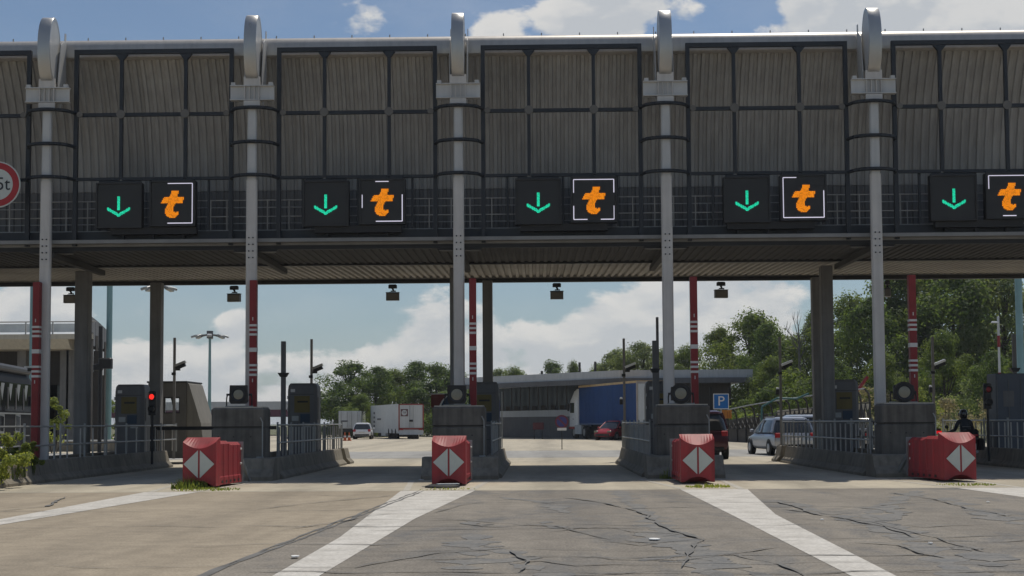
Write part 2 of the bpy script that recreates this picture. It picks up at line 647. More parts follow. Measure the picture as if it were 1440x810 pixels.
sheet('ground', [(-4000, -200), (4000, -200), (4000, 5000), (-4000, 5000)], -.02, M['earth'])
M['strip'] = ground_mat('grey_strip', (.36, .35, .325), (.30, .292, .275), wheel=.2, agg=.1)
sheet('plaza_pavement', [(-90, -60), (90, -60), (90, 175), (-90, 175)], 0, M['plaza'])
sheet('grey_concrete_strip', [(-40, 55.5), (40, 55.5), (40, 69), (-40, 69)], .004, M['strip'])
SEAM = [(-2.42, 28.9), (-3.17, 13.2), (-4.2, -8)]
sheet('old_concrete_lane', [(-40, -20), (SEAM[2][0], -20), SEAM[2], SEAM[1], SEAM[0], (-40, 28.9)], .004, M['oldlane'])
sheet('asphalt_road', [(-4.2, -20), (40, -20), (40, 28.9), SEAM[0], SEAM[1], SEAM[2]], .0045, M['asphalt'])


def ribbon(pts, w, z, mb, wv=.35, step=.25, wob=.5, seed=0):
    rnd = random.Random(seed)
    out = []
    for (x0, y0), (x1, y1) in zip(pts, pts[1:]):
        n = max(2, int(math.hypot(x1 - x0, y1 - y0) / step))
        for i in range(n):
            t = i / n
            out.append((x0 + (x1 - x0) * t, y0 + (y1 - y0) * t))
    out.append(pts[-1])
    L_, R_ = [], []
    N_ = len(out)
    for i, (x, y) in enumerate(out):
        j = mnoise.noise(Vector((x * 1.7, y * 1.7, seed * 3.1))) * wob * .7 + mnoise.noise(Vector((x * .8, y * .8, seed * 2.1))) * wob * .6
        k = mnoise.noise(Vector((x * 1.7, y * 1.7, seed * 1.3 + 9))) * wob * .6
        a, b_ = out[max(0, i - 1)], out[min(N_ - 1, i + 1)]
        d = Vector((b_[0] - a[0], b_[1] - a[1]))
        if d.length < 1e-6:
            d = Vector((1, 0))
        d.normalize()
        ww = w * (1 + wv * mnoise.noise(Vector((x * 2.3, y * 2.3, seed + 5.0))) * 1.6) * min(1, .25 + min(i, N_ - 1 - i) * .25)
        ww = max(ww, .012)
        px_, py_ = x - d.y * j * .4 + 0 * k, y + d.x * j + k * .3
        zz = z + (i % 12) * 1.2e-4
        L_.append((px_ - d.y * ww / 2, py_ + d.x * ww / 2, zz))
        R_.append((px_ + d.y * ww / 2, py_ - d.x * ww / 2, zz))
    vs = L_ + R_
    mb.add(vs, [(i, i + 1, N_ + i + 1, N_ + i) for i in range(N_ - 1)])


# painted gores in front of every island
for k, xc in enumerate(ISX):
    xc -= .25 if k < 4 else .1
    poly = [(xc - .80, 28.86), (xc - .50, 23.5), (xc - .36, 17.0), (xc - .30, 6.0), (xc - .28, -20), (xc + .14, -20), (xc + .12, 6.0),
            (xc + .08, 13.0), (xc + .12, 20.5), (xc + .72, 28.86)]
    if k == 3:
        poly = [(3.02, 28.86), (2.98, 21.0), (2.90, 12.6), (2.86, 6), (2.84, -20), (3.26, -20), (3.28, 6), (3.31, 12.6), (3.66, 21.0), (4.44, 28.86)]
    if k == 2:
        poly = [(-2.92, 28.86), (-2.52, 17.2), (-2.53, 12.9), (-2.55, 6), (-2.55, -20), (-2.13, -20), (-2.11, 6), (-2.08, 12.9), (-1.86, 20.5), (-1.33, 28.86)]
    if k == 1:
        poly = [(-8.42, 28.86), (-8.30, 20.8), (-8.25, 12.0), (-8.25, -20), (-7.83, -20), (-7.84, 12), (-7.83, 19.7), (-7.25, 28.86)]
    if k == 4:
        poly = [(8.85, 28.86), (9.0, 25.0), (9.05, 12.0), (9.05, -20), (9.5, -20), (9.5, 12), (9.6, 20), (10.35, 28.86)]
    if 0 < k < 5:
        mb = MB()
        mb.add([(x, y, .0085) for x, y in poly], [tuple(range(len(poly)))])
        struct('road_marking', mb, M['marking'])
        # faint edge lines running on to the island nose
        for s, xe in ((-1, poly[0][0] + .1), (1, poly[-1][0] - .1)):
            mb = MB()
            xt = ISX[k] - .2 + s * .98
            mb.add([(xe - .07, 29.0, .0045), (xe + .07, 29.0, .0045), (xt + .07, 34.2, .0045), (xt - .07, 34.2, .0045)], [(0, 1, 2, 3)])
            struct('edge_marking', mb, M['pale'])

# sealed cracks and joints
tar = MB()
ribbon([(SEAM[0][0], SEAM[0][1]), SEAM[1], SEAM[2]], .05, .0100, tar, .5, .2, .10, 3)
ribbon([(SEAM[0][0] - .10, SEAM[0][1]), (SEAM[1][0] - .07, SEAM[1][1]), (-3.9, -2)], .05, .0104, tar, .6, .2, .12, 4)
ribbon([(-14, 28.9), (16, 28.9)], .045, .0112, tar, .7, .2, .05, 5)
rnd = random.Random(21)
for i, y in enumerate((27.2, 25.6, 24.1, 22.6, 21.4, 20.2, 19.1, 18.2, 17.0, 16.3, 15.4, 14.7, 13.9, 13.3, 12.6, 12.0, 10.6, 9.0)):
    xa = -3.0 if i % 3 else -13
    xb = rnd.uniform(3.5, 14)
    xa += rnd.uniform(0, 2)
    y += rnd.uniform(-.45, .45)
    while xa < xb - 1:
        xe = min(xb, xa + rnd.uniform(2.5, 7))
        ribbon([(xa, y + rnd.uniform(-.2, .2)), ((xa + xe) / 2, y + rnd.uniform(-.2, .2)), (xe, y + rnd.uniform(-.2, .2))], rnd.uniform(.010, .034), .0120 + i * .0003, tar, 1.3, .2, .3, 40 + i)
        xa = xe + (rnd.uniform(.3, 2.5) if rnd.random() < .6 else -.1)
spots = [((360, 717), (470, 705), (560, 697)), ((395, 746), (480, 735), (520, 726), (575, 722)), ((400, 747), (490, 741), (545, 738)),
         ((5, 719), (70, 713), (92, 700)), ((0, 734), (60, 727), (95, 723)), ((600, 729), (690, 736), (780, 741), (860, 760)), ((610, 722), (650, 712), (680, 706)),
         ((500, 800), (560, 790), (620, 778), (720, 772)), ((770, 748), (850, 742), (890, 748), (960, 752)), ((745, 745), (700, 742), (650, 739)),
         ((845, 760), (900, 768), (960, 762), (1010, 757)), ((800, 782), (860, 788), (960, 789), (1060, 776), (1090, 770)),
         ((1030, 781), (1080, 790), (1110, 801), (1140, 812)), ((1095, 705), (1140, 722), (1180, 730), (1240, 741), (1290, 757)),
         ((1100, 717), (1170, 724), (1200, 722)), ((1200, 764), (1260, 768), (1290, 781), (1330, 786)), ((1250, 693), (1310, 702), (1360, 716), (1430, 730)),
         ((1215, 733), (1300, 742), (1400, 738)), ((720, 795), (760, 790), (810, 797), (930, 795)), ((1160, 728), (1225, 735), (1330, 762), (1390, 779)),
         ((790, 700), (850, 708), (905, 722), (930, 741), (985, 760), (960, 800)), ((720, 776), (745, 792), (730, 806)), ((1180, 715), (1230, 712), (1310, 707))]
for i, sp in enumerate(spots):
    pts = [tuple(gnd(*p).xy) for p in sp]
    ribbon(pts, rnd.choice((.020, .03, .04, .055)), .0180 + i * .0003, tar, 1.0, .12, .24, 80 + i)
struct('crack_sealing', tar, M['tar'])
worn = MB()
for i, (sp, w) in enumerate(((((868, 690), (905, 722), (950, 755), (985, 778), (1010, 812)), .30), (((1290, 690), (1225, 722), (1260, 752), (1330, 790), (1380, 815)), .28),
                             (((1110, 705), (1180, 728), (1250, 748)), .22), (((1330, 700), (1400, 728), (1470, 745)), .3), (((720, 792), (760, 806), (790, 815)), .3),
                             (((660, 762), (690, 772), (725, 780)), .26), (((905, 790), (960, 782), (1000, 775)), .22), (((1090, 812), (1010, 795), (930, 789)), .16), (((700, 700), (760, 706), (800, 722)), .2),
                             (((655, 752), (672, 766), (700, 770)), .45), (((650, 776), (668, 790), (652, 802)), .40), (((762, 734), (776, 740), (788, 744)), .30), (((716, 790), (740, 783), (757, 786)), .34),
                             (((905, 748), (940, 762), (985, 775)), .42), (((960, 768), (1000, 790), (975, 806)), .36), (((1210, 730), (1240, 738), (1262, 752)), .34), (((1390, 722), (1408, 730), (1425, 727)), .5),
                             (((1355, 770), (1385, 781), (1400, 797)), .3), (((1240, 712), (1262, 722), (1250, 735)), .3), (((655, 733), (670, 738), (690, 737)), .3))):
    ribbon([tuple(gnd(*p).xy) for p in sp], w, .0060 + i * .0002, worn, 1.4, .10, .5, 180 + i)
struct('worn_sealing', worn, M['oldseal'])

# ------------------------------------------------------------------ toll canopy
canopy = thing('toll_canopy', 'long toll plaza canopy with brown ribbed cladding and dark tube frames', 'canopy', (0, 0, 0))
XA, XB = -25.40, 21.08


def corr(prof, x0, x1, pitch, depth):
    """ribbed sheet: profile in YZ, trapezoid ribs running down the profile"""
    nrm = []
    for i in range(len(prof)):
        a, b_ = prof[max(0, i - 1)], prof[min(len(prof) - 1, i + 1)]
        d = Vector((b_[0] - a[0], b_[1] - a[1])).normalized()
        nrm.append((d.y, -d.x))
    xs = []
    x = x0
    while x < x1 - 1e-4:
        for fx, o in ((0, 0), (.42, 0), (.52, 1), (.9, 1)):
            if x + fx * pitch < x1:
                xs.append((x + fx * pitch, o * depth))
        x += pitch
    xs.append((x1 - .004, 0))
    mb = MB()
    n = len(prof)
    for (xx, o) in xs:
        mb.v += [(xx, p[0] + q[0] * o, p[1] + q[1] * o) for p, q in zip(prof, nrm)]
    for i in range(len(xs) - 1):
        mb.f += [(i * n + j, i * n + j + 1, (i + 1) * n + j + 1, (i + 1) * n + j) for j in range(n - 1)]
    return mb


wall_prof = [(38.40, 12.04), (38.72, 11.50), (39.02, 10.9), (39.28, 10.2), (39.46, 9.45), (39.57, 8.7), (39.60, 8.36)]
low_prof = [(39.605, 8.35), (39.62, 7.8), (39.63, 6.62)]
bays = [(XA + SC * k, XA + SC * (k + 1)) for k in range(8)]
for x0, x1 in bays:
    for j in range(5):
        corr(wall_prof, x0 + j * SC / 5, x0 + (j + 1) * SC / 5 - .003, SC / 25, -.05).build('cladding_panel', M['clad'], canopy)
    corr(low_prof, x0, x1 - .003, SC / 25, -.05).build('lower_panel', M['lowclad_shade'], canopy)
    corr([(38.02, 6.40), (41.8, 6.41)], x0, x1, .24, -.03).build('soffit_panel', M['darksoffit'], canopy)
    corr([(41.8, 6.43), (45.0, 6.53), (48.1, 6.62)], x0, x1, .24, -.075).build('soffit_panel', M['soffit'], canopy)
# rounded fascia nose, in lengths with a joint at each column line
nose = [(41.5, 12.37), (39.3, 12.61), (38.62, 12.63), (38.42, 12.59), (38.30, 12.50), (38.24, 12.37), (38.22, 12.19), (38.24, 12.05), (38.30, 12.01), (38.44, 12.01), (38.5, 12.27), (41.5, 12.27)]
for x0, x1 in bays:
    MB().prism(nose, x0 + .004, x1 - .004).build('fascia', M['fascia'], canopy, smooth=True)
st = MB()
x = XA + .3
while x < XB:
    st.tube((x, 38.55, 12.62), (x, 38.55, 12.70), .018, 6)
    x += 1.1
st.build('fixing_stud', M['railpaint'], canopy, kind='stuff')
back = [(41.5, 12.37), (43.6, 11.7), (45.6, 10.5), (47.2, 8.8), (48.1, 7.0), (48.3, 6.8), (48.3, 6.52), (48.25, 6.52), (48.2, 6.8), (47.0, 8.6), (45.4, 10.3), (43.4, 11.5), (41.5, 12.25)]
MB().prism(back, XA, XB).build('roof_sheet', M['fascia'], canopy)
MB().box((-2.14, 48.15, 6.52), (XB - XA - .02, .20, .14)).build('rear_lip', M['black'], canopy)
b_ = MB()
b_.box((0 - 2.14, 41.8, 6.40), (XB - XA, .12, .08))
b_.build('cross_beam', M['black'], canopy)
# walkway edge
MB().box((-2.14, 38.66, 6.62), (XB - XA, 1.92, .10)).build('walkway_floor', M['walk'], canopy)
MB().box((-2.14, 37.98, 6.59), (XB - XA, .05, .17)).build('walkway_edge', M['walk'], canopy)
MB().box((-2.14, 37.99, 6.44), (XB - XA, .07, .12)).build('edge_angle', M['black'], canopy)
MB().box((-2.14, 38.10, 6.82), (XB - XA, .03, .26)).build('toe_board', M['frame'], canopy)
for yy in (38.32, 39.25):
    for zz in (7.86, 7.39, 6.99):
        MB().tube((XA, yy, zz - (.06 if yy > 39 else 0)), (XB, yy, zz - (.06 if yy > 39 else 0)), .017, 6).build('handrail', M['railpaint'], canopy)
post = MB().tube((0, 38.32, 6.66), (0, 38.32, 7.88), .02, 6).mesh('walkway_post', M['railpaint'])
post2 = MB().tube((0, 39.25, 6.66), (0, 39.25, 7.80), .016, 6).mesh('walkway_post', M['railpaint'])
for cx in [COLX[0] - SC] + COLX:
    for dx in (.90, 1.35, 4.45, 4.92, 5.55, .28):
        link('walkway_post', post if dx not in (1.35, 4.4) else post2, canopy, (cx + dx, 0, 0))
# dark tube screens between the columns
YF = 37.90
for cx in [COLX[0] - SC] + COLX:
    sc = bpy.data.objects.new('screen_frame', None)
    col.objects.link(sc)
    sc.parent = canopy
    sc.location = (cx, 0, 0)
    xs = (.68, 1.98, 3.82, 5.13)
    for xx in (xs[0], xs[3]):
        MB().box((xx, YF, 9.33), (.115, .11, 5.62)).build('frame_bar', M['frame'], sc)
    for xx in xs[1:3]:
        MB().box((xx, YF, 10.25), (.095, .10, 3.64)).build('frame_bar', M['frame'], sc)
    for zz, h in ((12.08, .125), (10.28, .10), (8.43, .085)):
        for xa, xb in ((xs[0] + .06, xs[1] - .05), (xs[1] + .05, xs[2] - .05), (xs[2] + .05, xs[3] - .06)):
            if zz > 11:
                if xa > .8:
                    continue
                MB().box(((xs[0] + xs[3]) / 2, YF - .003, zz + .02), (xs[3] - xs[0] + .112, .112, h)).build('frame_bar', M['frame'], sc)
            else:
                MB().box(((xa + xb) / 2, YF, zz), (xb - xa, .09, h)).build('frame_bar', M['frame'], sc)
    for xx in xs:
        r = .125 if xx in xs[1:3] else .085
        MB().lathe([(r, -.03), (r, .02), (r * .7, .04)], (xx + (.13 if xx == xs[0] else -.13 if xx == xs[3] else 0), YF - .075, 10.28), 'Y', 14).build('node_disc', M['node'], sc)
    for xx in xs[1:3]:
        MB().prism([(xx - .18, 12.02), (xx + .18, 12.02), (xx + .06, 11.86), (xx - .06, 11.86)], YF - .065, YF + .03, 'XZ').build('gusset', M['frame'], sc)
    # three bowed hoops passing in front of the column to the right of the bay below
for cx in COLX:
    for zz in (10.33, 9.36, 8.42):
        pts = []
        for i in range(11):
            t = -1 + i / 5
            pts.append((cx + t * .68, YF - .56 * (1 - t * t) ** .5 * .98 - .02, zz))
        MB().path(pts, .052, 6).build('hoop', M['frame'], canopy, smooth=True)
    # notch plate of the walkway round the column, and the beam running back below the soffit
    MB().prism([(cx - .62, 37.98), (cx - .5, 38.35), (cx + .5, 38.35), (cx + .62, 37.98)], 6.33, 6.375, 'XY').build('notch_plate', M['black'], canopy)
    MB().box((cx, 40.2, 6.27), (.16, 4.6, .16)).build('soffit_beam', M['darksoffit'], canopy)

# ------------------------------------------------------------------ canopy columns
col_desc = ['pale grey canopy column beside the weedy planter and the round weight limit sign',
            'pale grey canopy column behind the crash cushion with the grass tuft',
            'pale grey canopy column over the crash cushion with debris at its foot, beside two dark pillars',
            'pale grey canopy column just before the blue parking sign and the blue truck',
            'pale grey canopy column standing before the tall green trees']


def make_column(x, label):
    t = thing('canopy_column', label, 'column', (x, 37.5, 0), 0, 'steel columns along the canopy front')
    zt = 10.4

    def ring(z, w, d):
        c = .035
        return [(-w + c, -d, z), (w - c, -d, z), (w, -d + c, z), (w, d - c, z), (w - c, d, z), (-w + c, d, z), (-w, d - c, z), (-w, -d + c, z)]
    MB().loft([ring(.5, .152, .085), ring(6.0, .152, .085), ring(8.3, .150, .085)]).build('lower_shaft', M['steel'], t)
    MB().loft([ring(8.3, .133, .08), ring(zt, .125, .08)]).build('upper_shaft', M['steel_lt'], t)
    MB().box((0, -.092, 6.37), (.27, .012, .95)).build('splice_plate', M['steel'], t)
    bolt = MB().lathe([(.022, -.02), (.022, 0)], (0, 0, 0), 'Y', 8).mesh('bolt', M['frame'])
    for i in range(4):
        for s in (-1, 1):
            link('bolt', bolt, t, (s * .058, -.098, 6.09 + i * .187))
    b = MB()
    b.box((0, 0, 10.765), (1.24, .03, .38)).box((0, 0, 10.965), (1.24, .20, .025)).box((0, 0, 10.565), (1.24, .20, .025))
    b.build('bracket_beam', M['steel_lt'], t)
    for s in (-.07, .07, .2, -.2):
        MB().box((s, -.055, 10.765), (.02, .08, .36)).build('stiffener', M['steel'], t)
    for s in (-1, 1):
        MB().box((s * .53, -.02, 11.02), (.12, .12, .08)).build('bearing_pad', M['steel_lt'], t)
        MB().prism([(.12, 10.38), (.30, 10.38), (.72, 11.4), (.72, 12.72), (.62, 12.72), (.60, 12.5), (.30, 12.3), (.12, 11.3)], s * .245 - .01, s * .245 + .01).build('side_plate', M['steel_lt'], t)
    MB().box((0, -.06, 11.10), (.46, .06, .24)).build('saddle_plate', M['steel'], t)
    MB().box((0, -.06, 10.44), (.46, .06, .20)).build('saddle_plate', M['steel'], t)
    n = 40
    d = MB()
    d.lathe([(.84, -.172), (.935, -.172), (.95, -.157), (.95, .157), (.935, .172), (.84, .172)], (0, 0, 12.06), 'X', 48, cap=False)
    d.v = [(x, y * .48 + .06, z) for x, y, z in d.v]
    d.build('drum_rim', M['drum'], t, smooth=True)
    for s in (-1, 1):
        q = MB().lathe([(.845, s * .168), (.4, s * .158), (.02, s * .158)], (0, 0, 12.06), 'X', 40)
        q.v = [(x, y * .48 + .06, z) for x, y, z in q.v]
        q.build('drum_disc', M['steel_lt'], t, smooth=True)
    return t


c0 = make_column(COLX[0], col_desc[0])
for x, d in zip(COLX[1:], col_desc[1:]):
    copy_tree(c0, (x, 37.5, 0), None, d)

# ------------------------------------------------------------------ rear pillars
pd = [((116.5, 43.0), .43, 'thick square concrete pillar standing before the cream footbridge building'),
      ((220, 46.6), .39, 'square concrete pillar rising from the booth beside the red traffic light'),
      ((643, 43.0), .44, 'dark concrete pillar mostly hidden by the middle canopy column'),
      ((686, 46.8), .345, 'slim dark concrete pillar to the right of the middle red and white pole'),
      ((1163.5, 43.2), .37, 'lighter of the two concrete pillars beside the silver SUV'),
      ((1150, 46.6), .36, 'darker concrete pillar half hidden by the lighter pillar beside the silver SUV')]
for (px, Y), w, lab in pd:
    p = at(px, 500, Y)
    t = thing('concrete_pillar', lab, 'pillar', (p.x, Y, 0), 0, 'square concrete pillars under the canopy')
    MB().box((0, 0, 3.19), (w, w, 6.38), ch=.025).build('shaft', M['pillar'], t)
    MB().box((0, 0, .25), (w + .12, w + .12, .5), ch=.02).build('foot', M['pillar'], t)


# ------------------------------------------------------------------ lane signs
def inside(p, poly):
    x, y = p
    r = False
    j = len(poly) - 1
    for i in range(len(poly)):
        xi, yi = poly[i]
        xj, yj = poly[j]
        if (yi > y) != (yj > y) and x < (xj - xi) * (y - yi) / (yj - yi) + xi:
            r = not r
        j = i
    return r


T_OUT = [(943, 216), (1024, 210), (1006, 282), (1087, 284), (1063, 357), (984, 357), (958, 412), (956, 440), (975, 456), (1000, 458), (1030, 446), (1014, 492),
         (978, 520), (932, 524), (888, 507), (864, 470), (862, 430), (880, 390), (904, 357), (817, 357), (846, 290), (914, 284)]
B0, B1 = (720, 128), (1178, 583)
HW = .565                                   # half width of the lit square
T_POLY = [(((x - B0[0]) / (B1[0] - B0[0]) * 2 - 1) * HW, (1 - (y - B0[1]) / (B1[1] - B0[1]) * 2) * HW) for x, y in T_OUT]


def led_square():
    mb = MB()
    n, p = 38, 2 * HW / 38
    for i in range(n):
        for j in range(n):
            x, z = -HW + (i + .5) * p, -HW + (j + .5) * p
            if inside((x, z), T_POLY):
                h = p * .44
                mb.add([(x - h, 0, z - h), (x + h, 0, z - h), (x + h, 0, z + h), (x - h, 0, z + h)], [(0, 1, 2, 3)])
    return mb


led_t = led_square().mesh('led_letter', M['orange'])


def sign_box(t, w=1.30, d=.24):
    MB().box((0, d / 2, 0), (w, d, w), ch=.02).build('housing', M['black'], t)
    MB().box((0, -.004, 0), (w - .10, .008, w - .10)).build('face_panel', M['face'], t)
    f = MB()
    for s in (-1, 1):
        f.box((s * (w / 2 - .022), -.02, 0), (.045, .04, w)).box((0, -.02, s * (w / 2 - .022)), (w - .09, .04, .045))
    f.build('bezel', M['face'], t)
    MB().box((0, .1, w / 2 + .03), (w * .9, .12, .05)).build('top_rail', M['frame'], t)


def arrow_mesh():
    mb = MB()
    stem = [(-.050, .262), (.050, .262), (.050, -.155), (-.050, -.155)]
    head = [(-.315, -.058), (-.315, -.142), (0, -.332), (.315, -.142), (.315, -.058), (0, -.236)]
    p = .0262
    for i in range(-14, 15):
        for j in range(-14, 12):
            x, z = i * p, j * p
            if inside((x, z), stem) or inside((x, z), head):
                h = p * .45
                mb.add([(x - h, 0, z - h), (x + h, 0, z - h), (x + h, 0, z + h), (x - h, 0, z + h)], [(0, 1, 2, 3)])
    return mb


arrow = arrow_mesh().mesh('led_arrow', M['green'])
# lit pieces of the running white border: (side, from, to) in parts of the side
BORD = [[('T', .38, 1), ('R', 0, 1), ('B', .38, 1)],
        [('T', .33, .66), ('L', .33, .66), ('R', .33, 1), ('B', .34, 1)],
        [('T', 0, 1), ('L', 0, .33), ('R', 0, .33), ('L', .66, 1), ('R', .66, 1), ('B', 0, .34), ('B', .67, 1)],
        [('T', 0, .33), ('L', 0, 1), ('R', .33, 1), ('B', 0, 1)],
        [('T', 0, 1), ('L', 0, .33), ('B', .33, .66)]]
bord_txt = ['white border lit along top, right and bottom', 'top dash, left dash and lit bottom right corner',
            'all four border corners lit', 'border lit left and bottom, top right missing',
            'border lit top left with one bottom dash']
arr_txt = ['in the bay beside the round weight limit sign', 'in the bay above the white trailer', 'in the bay above the blue truck',
           'in the bay above the silver SUV', 'in the bay above the motorcyclist']
for k, cx in enumerate(COLX):
    z = 7.68
    ax, tx_ = at((167, 458, 757, 1050.5, 1341.5)[k], 283, 37.7), at((242.5, 537.5, 835, 1130, 1419.5)[k], 281, 37.7)
    ta = thing('lane_arrow_sign', 'black box sign with green down arrow ' + arr_txt[k], 'lane signal', (ax.x, 37.72, z - .03), 0, 'green arrow signals over the toll lanes')
    sign_box(ta)
    link('led_arrow', arrow, ta, (0, -.03, 0), kind='stuff')
    tt = thing('toll_tag_sign', 'black sign with orange letter t, ' + bord_txt[k], 'sign', (tx_.x, 37.72, z + .01), 0, 'orange t signs over the toll lanes')
    sign_box(tt)
    link('led_letter', led_t, tt, (0, -.03, 0))
    bm_ = MB()
    w = .011
    for sd_, a, b_ in BORD[k]:
        a2, b2 = -HW + a * 2 * HW, -HW + b_ * 2 * HW
        if sd_ in 'TB':
            zz = HW if sd_ == 'T' else -HW
            bm_.box(((a2 + b2) / 2, -.03, zz), (b2 - a2, .01, w * 2))
        else:
            xx = HW if sd_ == 'R' else -HW
            bm_.box((xx, -.03, -(a2 + b2) / 2), (w * 2, .01, b2 - a2))
    bm_.build('led_border', M['white'], tt)
    # carrier rail below the pair, and its feet, belong to the canopy
    MB().box((cx + 2.95, 37.9, 6.93), (2.45, .2, .20)).build('sign_carrier', M['black'], canopy)
    for dx in (2.05, 2.9, 3.75):
        MB().box((cx + dx, 37.95, 6.74), (.07, .1, .2)).build('carrier_foot', M['black'], canopy)
    for dx in (1.36, 2.93, 4.47):
        MB().box((cx + dx, 38.0, 7.72), (.06, .07, 1.5)).build('sign_upright', M['frame'], canopy)

# round weight limit sign hung on the canopy at the picture's edge
p = at(-4, 259.5, 37.3)
t = thing('weight_limit_sign', 'round white sign with red ring and black 3,5t lettering on the canopy', 'road sign', p)
MB().lathe([(.655, 0), (.655, .03), (.63, .03)], (0, 0, 0), 'Y', 40).build('back_plate', M['diamond'], t)
MB().lathe([(.62, -.006), (.62, 0)], (0, 0, 0), 'Y', 40).build('red_ring', mat('sign_red', (.36, .025, .03), .5), t)
MB().lathe([(.445, -.011), (.445, -.005)], (0, 0, 0), 'Y', 40).build('disc', M['diamond'], t)
tx = text_mb('3,5t', .52)
tx.v = [(x * .92, y - .016, z) for x, y, z in tx.v]
tx.build('lettering', M['frame'], t)
MB().box((0, .16, 0), (.08, .26, 1.2)).build('bracket', M['frame'], t)

# ------------------------------------------------------------------ floodlights under the rear edge
fl = None
fl_px = [100, 330, 552.5, 783, 1013.5, 1246]
fl_txt = ['half hidden by the pillar near the footbridge', 'beside the red pole with the grass-tufted cushion', 'tilted level, above the white trailer', 'hanging over the middle lane, above the grey-roofed building',
          'above the blue parking sign', 'turned edge-on behind the column before the trees']
for i, px in enumerate(fl_px):
    p = at(px, 411.5, 47.7)
    lab = 'small grey box floodlight ' + fl_txt[i]
    if fl is None:
        fl = t = thing('hanging_floodlight', lab, 'floodlight', (p.x, 47.7, 6.36), 0, 'floodlights hung from the rear canopy edge')
        MB().box((0, -.05, -.07), (.30, .16, .14), ch=.03).build('clamp', M['black'], t)
        MB().tube((-.02, -.05, -.12), (.03, -.05, -.22), .035, 8).box((.02, -.05, -.24), (.18, .06, .04)).build('swivel', M['black'], t)
        MB().tube((-.1, -.05, -.25), (-.1, -.05, -.31), .014).tube((.1, -.05, -.25), (.1, -.05, -.31), .014).build('yoke', M['railpaint'], t)
        h = MB()
        h.box((0, -.05, -.435), (.46, .20, .27), ch=.015)
        h.build('housing', mat('flood_grey', (.14, .135, .125), .6), t)
        MB().box((0, -.154, -.435), (.40, .01, .21)).build('lens', mat('flood_lens', (.19, .175, .15), .4), t)
        MB().box((0, -.05, -.29), (.48, .22, .018)).build('visor', M['black'], t)
    else:
        copy_tree(fl, (p.x, 47.7, 6.36), {1: -.15, 5: 1.35, 4: .12}.get(i, 0), lab)

# ------------------------------------------------------------------ islands
JP = [(-.33, 0), (-.33, .07), (-.20, .20), (-.12, .53), (-.10, .56), (.10, .56), (.12, .53), (.16, .20), (.16, 0)]   # outer toe on -X


def jersey(length, flip):
    mb = MB()
    poly = [(-x if flip else x, z) for x, z in JP]
    mb.prism(poly, -length / 2, length / 2, 'XZ')
    return mb


seg_me = {f: jersey(2.38, f).mesh('barrier_segment', M['barrier']) for f in (False, True)}
end_me = {f: jersey(1.0, f).mesh('barrier_segment', M['barrier']) for f in (False, True)}

isl_txt = {0: 'long planted concrete island with a sunlit kerb wall and weeds at its front',
           1: 'concrete lane island behind the crash cushion with the grass tuft',
           2: 'concrete lane island behind the crash cushion with debris, widest at its nose',
           3: 'concrete lane island running back towards the red hatchback',
           4: 'concrete lane island running back towards the silver SUV',
           5: 'dark concrete lane island with railing in front of the motorcyclist'}


def make_island(k):
    xc = ISX[k]
    t = thing('lane_island', isl_txt[k], 'traffic island', (xc, 34.4, 0), 0, 'concrete islands between the toll lanes')
    y0 = -7.5 if k == 0 else 0.0
    n = 5 if k else 8
    if k in (1, 4):
        MB().box((0, 7.75, .1), (1.3, 14.8, .2)).build('slab', M['barrier'], t)
    else:
        MB().box((0, (y0 + 12.6) / 2, .1), (1.3, 12.2 - y0, .2)).build('slab', M['barrier'], t)
    for f, s in ((False, -1), (True, 1)):
        for i in range(n):
            link('barrier_segment', seg_me[f], t, (s * .72, y0 + 1.2 + i * 2.4 + (1.1 if k else 0), 0))
        if k in (1, 4):
            # rear end blocks, left in the sun
            link('barrier_segment', end_me[f], t, (s * .72, 14.4, 0), label='sunlit end block of the barrier')
    if k:
        nose_ = MB()
        nose_.prism([(0, 0), (0, .10), (.22, .30), (.34, .54), (.40, .57), (1.1, .57), (1.1, 0)], -.98, .98, 'YZ')
        nose_.build('nose_block', M['barrier'], t)
    return t


isl = [make_island(k) for k in range(6)]

pl_txt = {1: 'tall weathered concrete plinth carrying the tilted square spotlight', 2: 'tall weathered concrete plinth with pale rim behind the middle crash cushion',
          3: 'tall weathered concrete plinth hiding half of the maroon van', 4: 'tall dark concrete plinth beside the waiting motorcycle'}
sp_txt = {1: 'square black spotlight tilted on its yoke beside the red and white pole', 2: 'square black spotlight facing straight ahead on the middle plinth',
          3: 'round black spotlight on the plinth near the blue parking sign', 4: 'round black spotlight before the tall trees'}
pole_txt = ['red and white height pole beside the coach', 'red and white height pole beside the tilted square spotlight', 'red and white height pole between the middle column and a dark pillar',
            'red and white height pole beside the parking sign', 'red and white height pole in front of the tall trees']
plinth0 = None
PLX = {1: -7.83, 2: -2.05, 3: 3.79, 4: 9.63}
for k, x in PLX.items():
    if plinth0 is None:
        plinth0 = t = thing('plinth', pl_txt[k], 'plinth', (x, 35.2, 0), 0, 'concrete plinths on the island noses')
        b = MB().box((0, .45, .66 + .15), (1.38, .9, 1.10), ch=.05)
        b.build('lower_block', M['concrete'], t)
        MB().box((0, .45, 1.375), (1.33, .85, .03)).build('joint', M['black'], t)
        MB().box((0, .45, 1.63), (1.38, .9, .48), ch=.04).build('upper_block', M['concrete'], t)
        MB().box((0, .45, 1.885), (1.28, .8, .03)).build('cap_slab', M['pale'], t)
        MB().box((.62, -.12, .585), (.16, .2, .03)).build('anchor_plate', M['galv'], t)
        MB().path([(.66, -.02, .6), (.66, -.02, 1.5), (.60, -.02, 1.62)], .018, 6).build('conduit', M['galv'], t)
        for sx in (-.5, -.1, .35):
            MB().box((sx, -.003, 1.12), (.03, .012, .03)).build('tie_hole', M['black'], t)
    else:
        copy_tree(plinth0, (x, 35.2, 0), None, pl_txt[k])

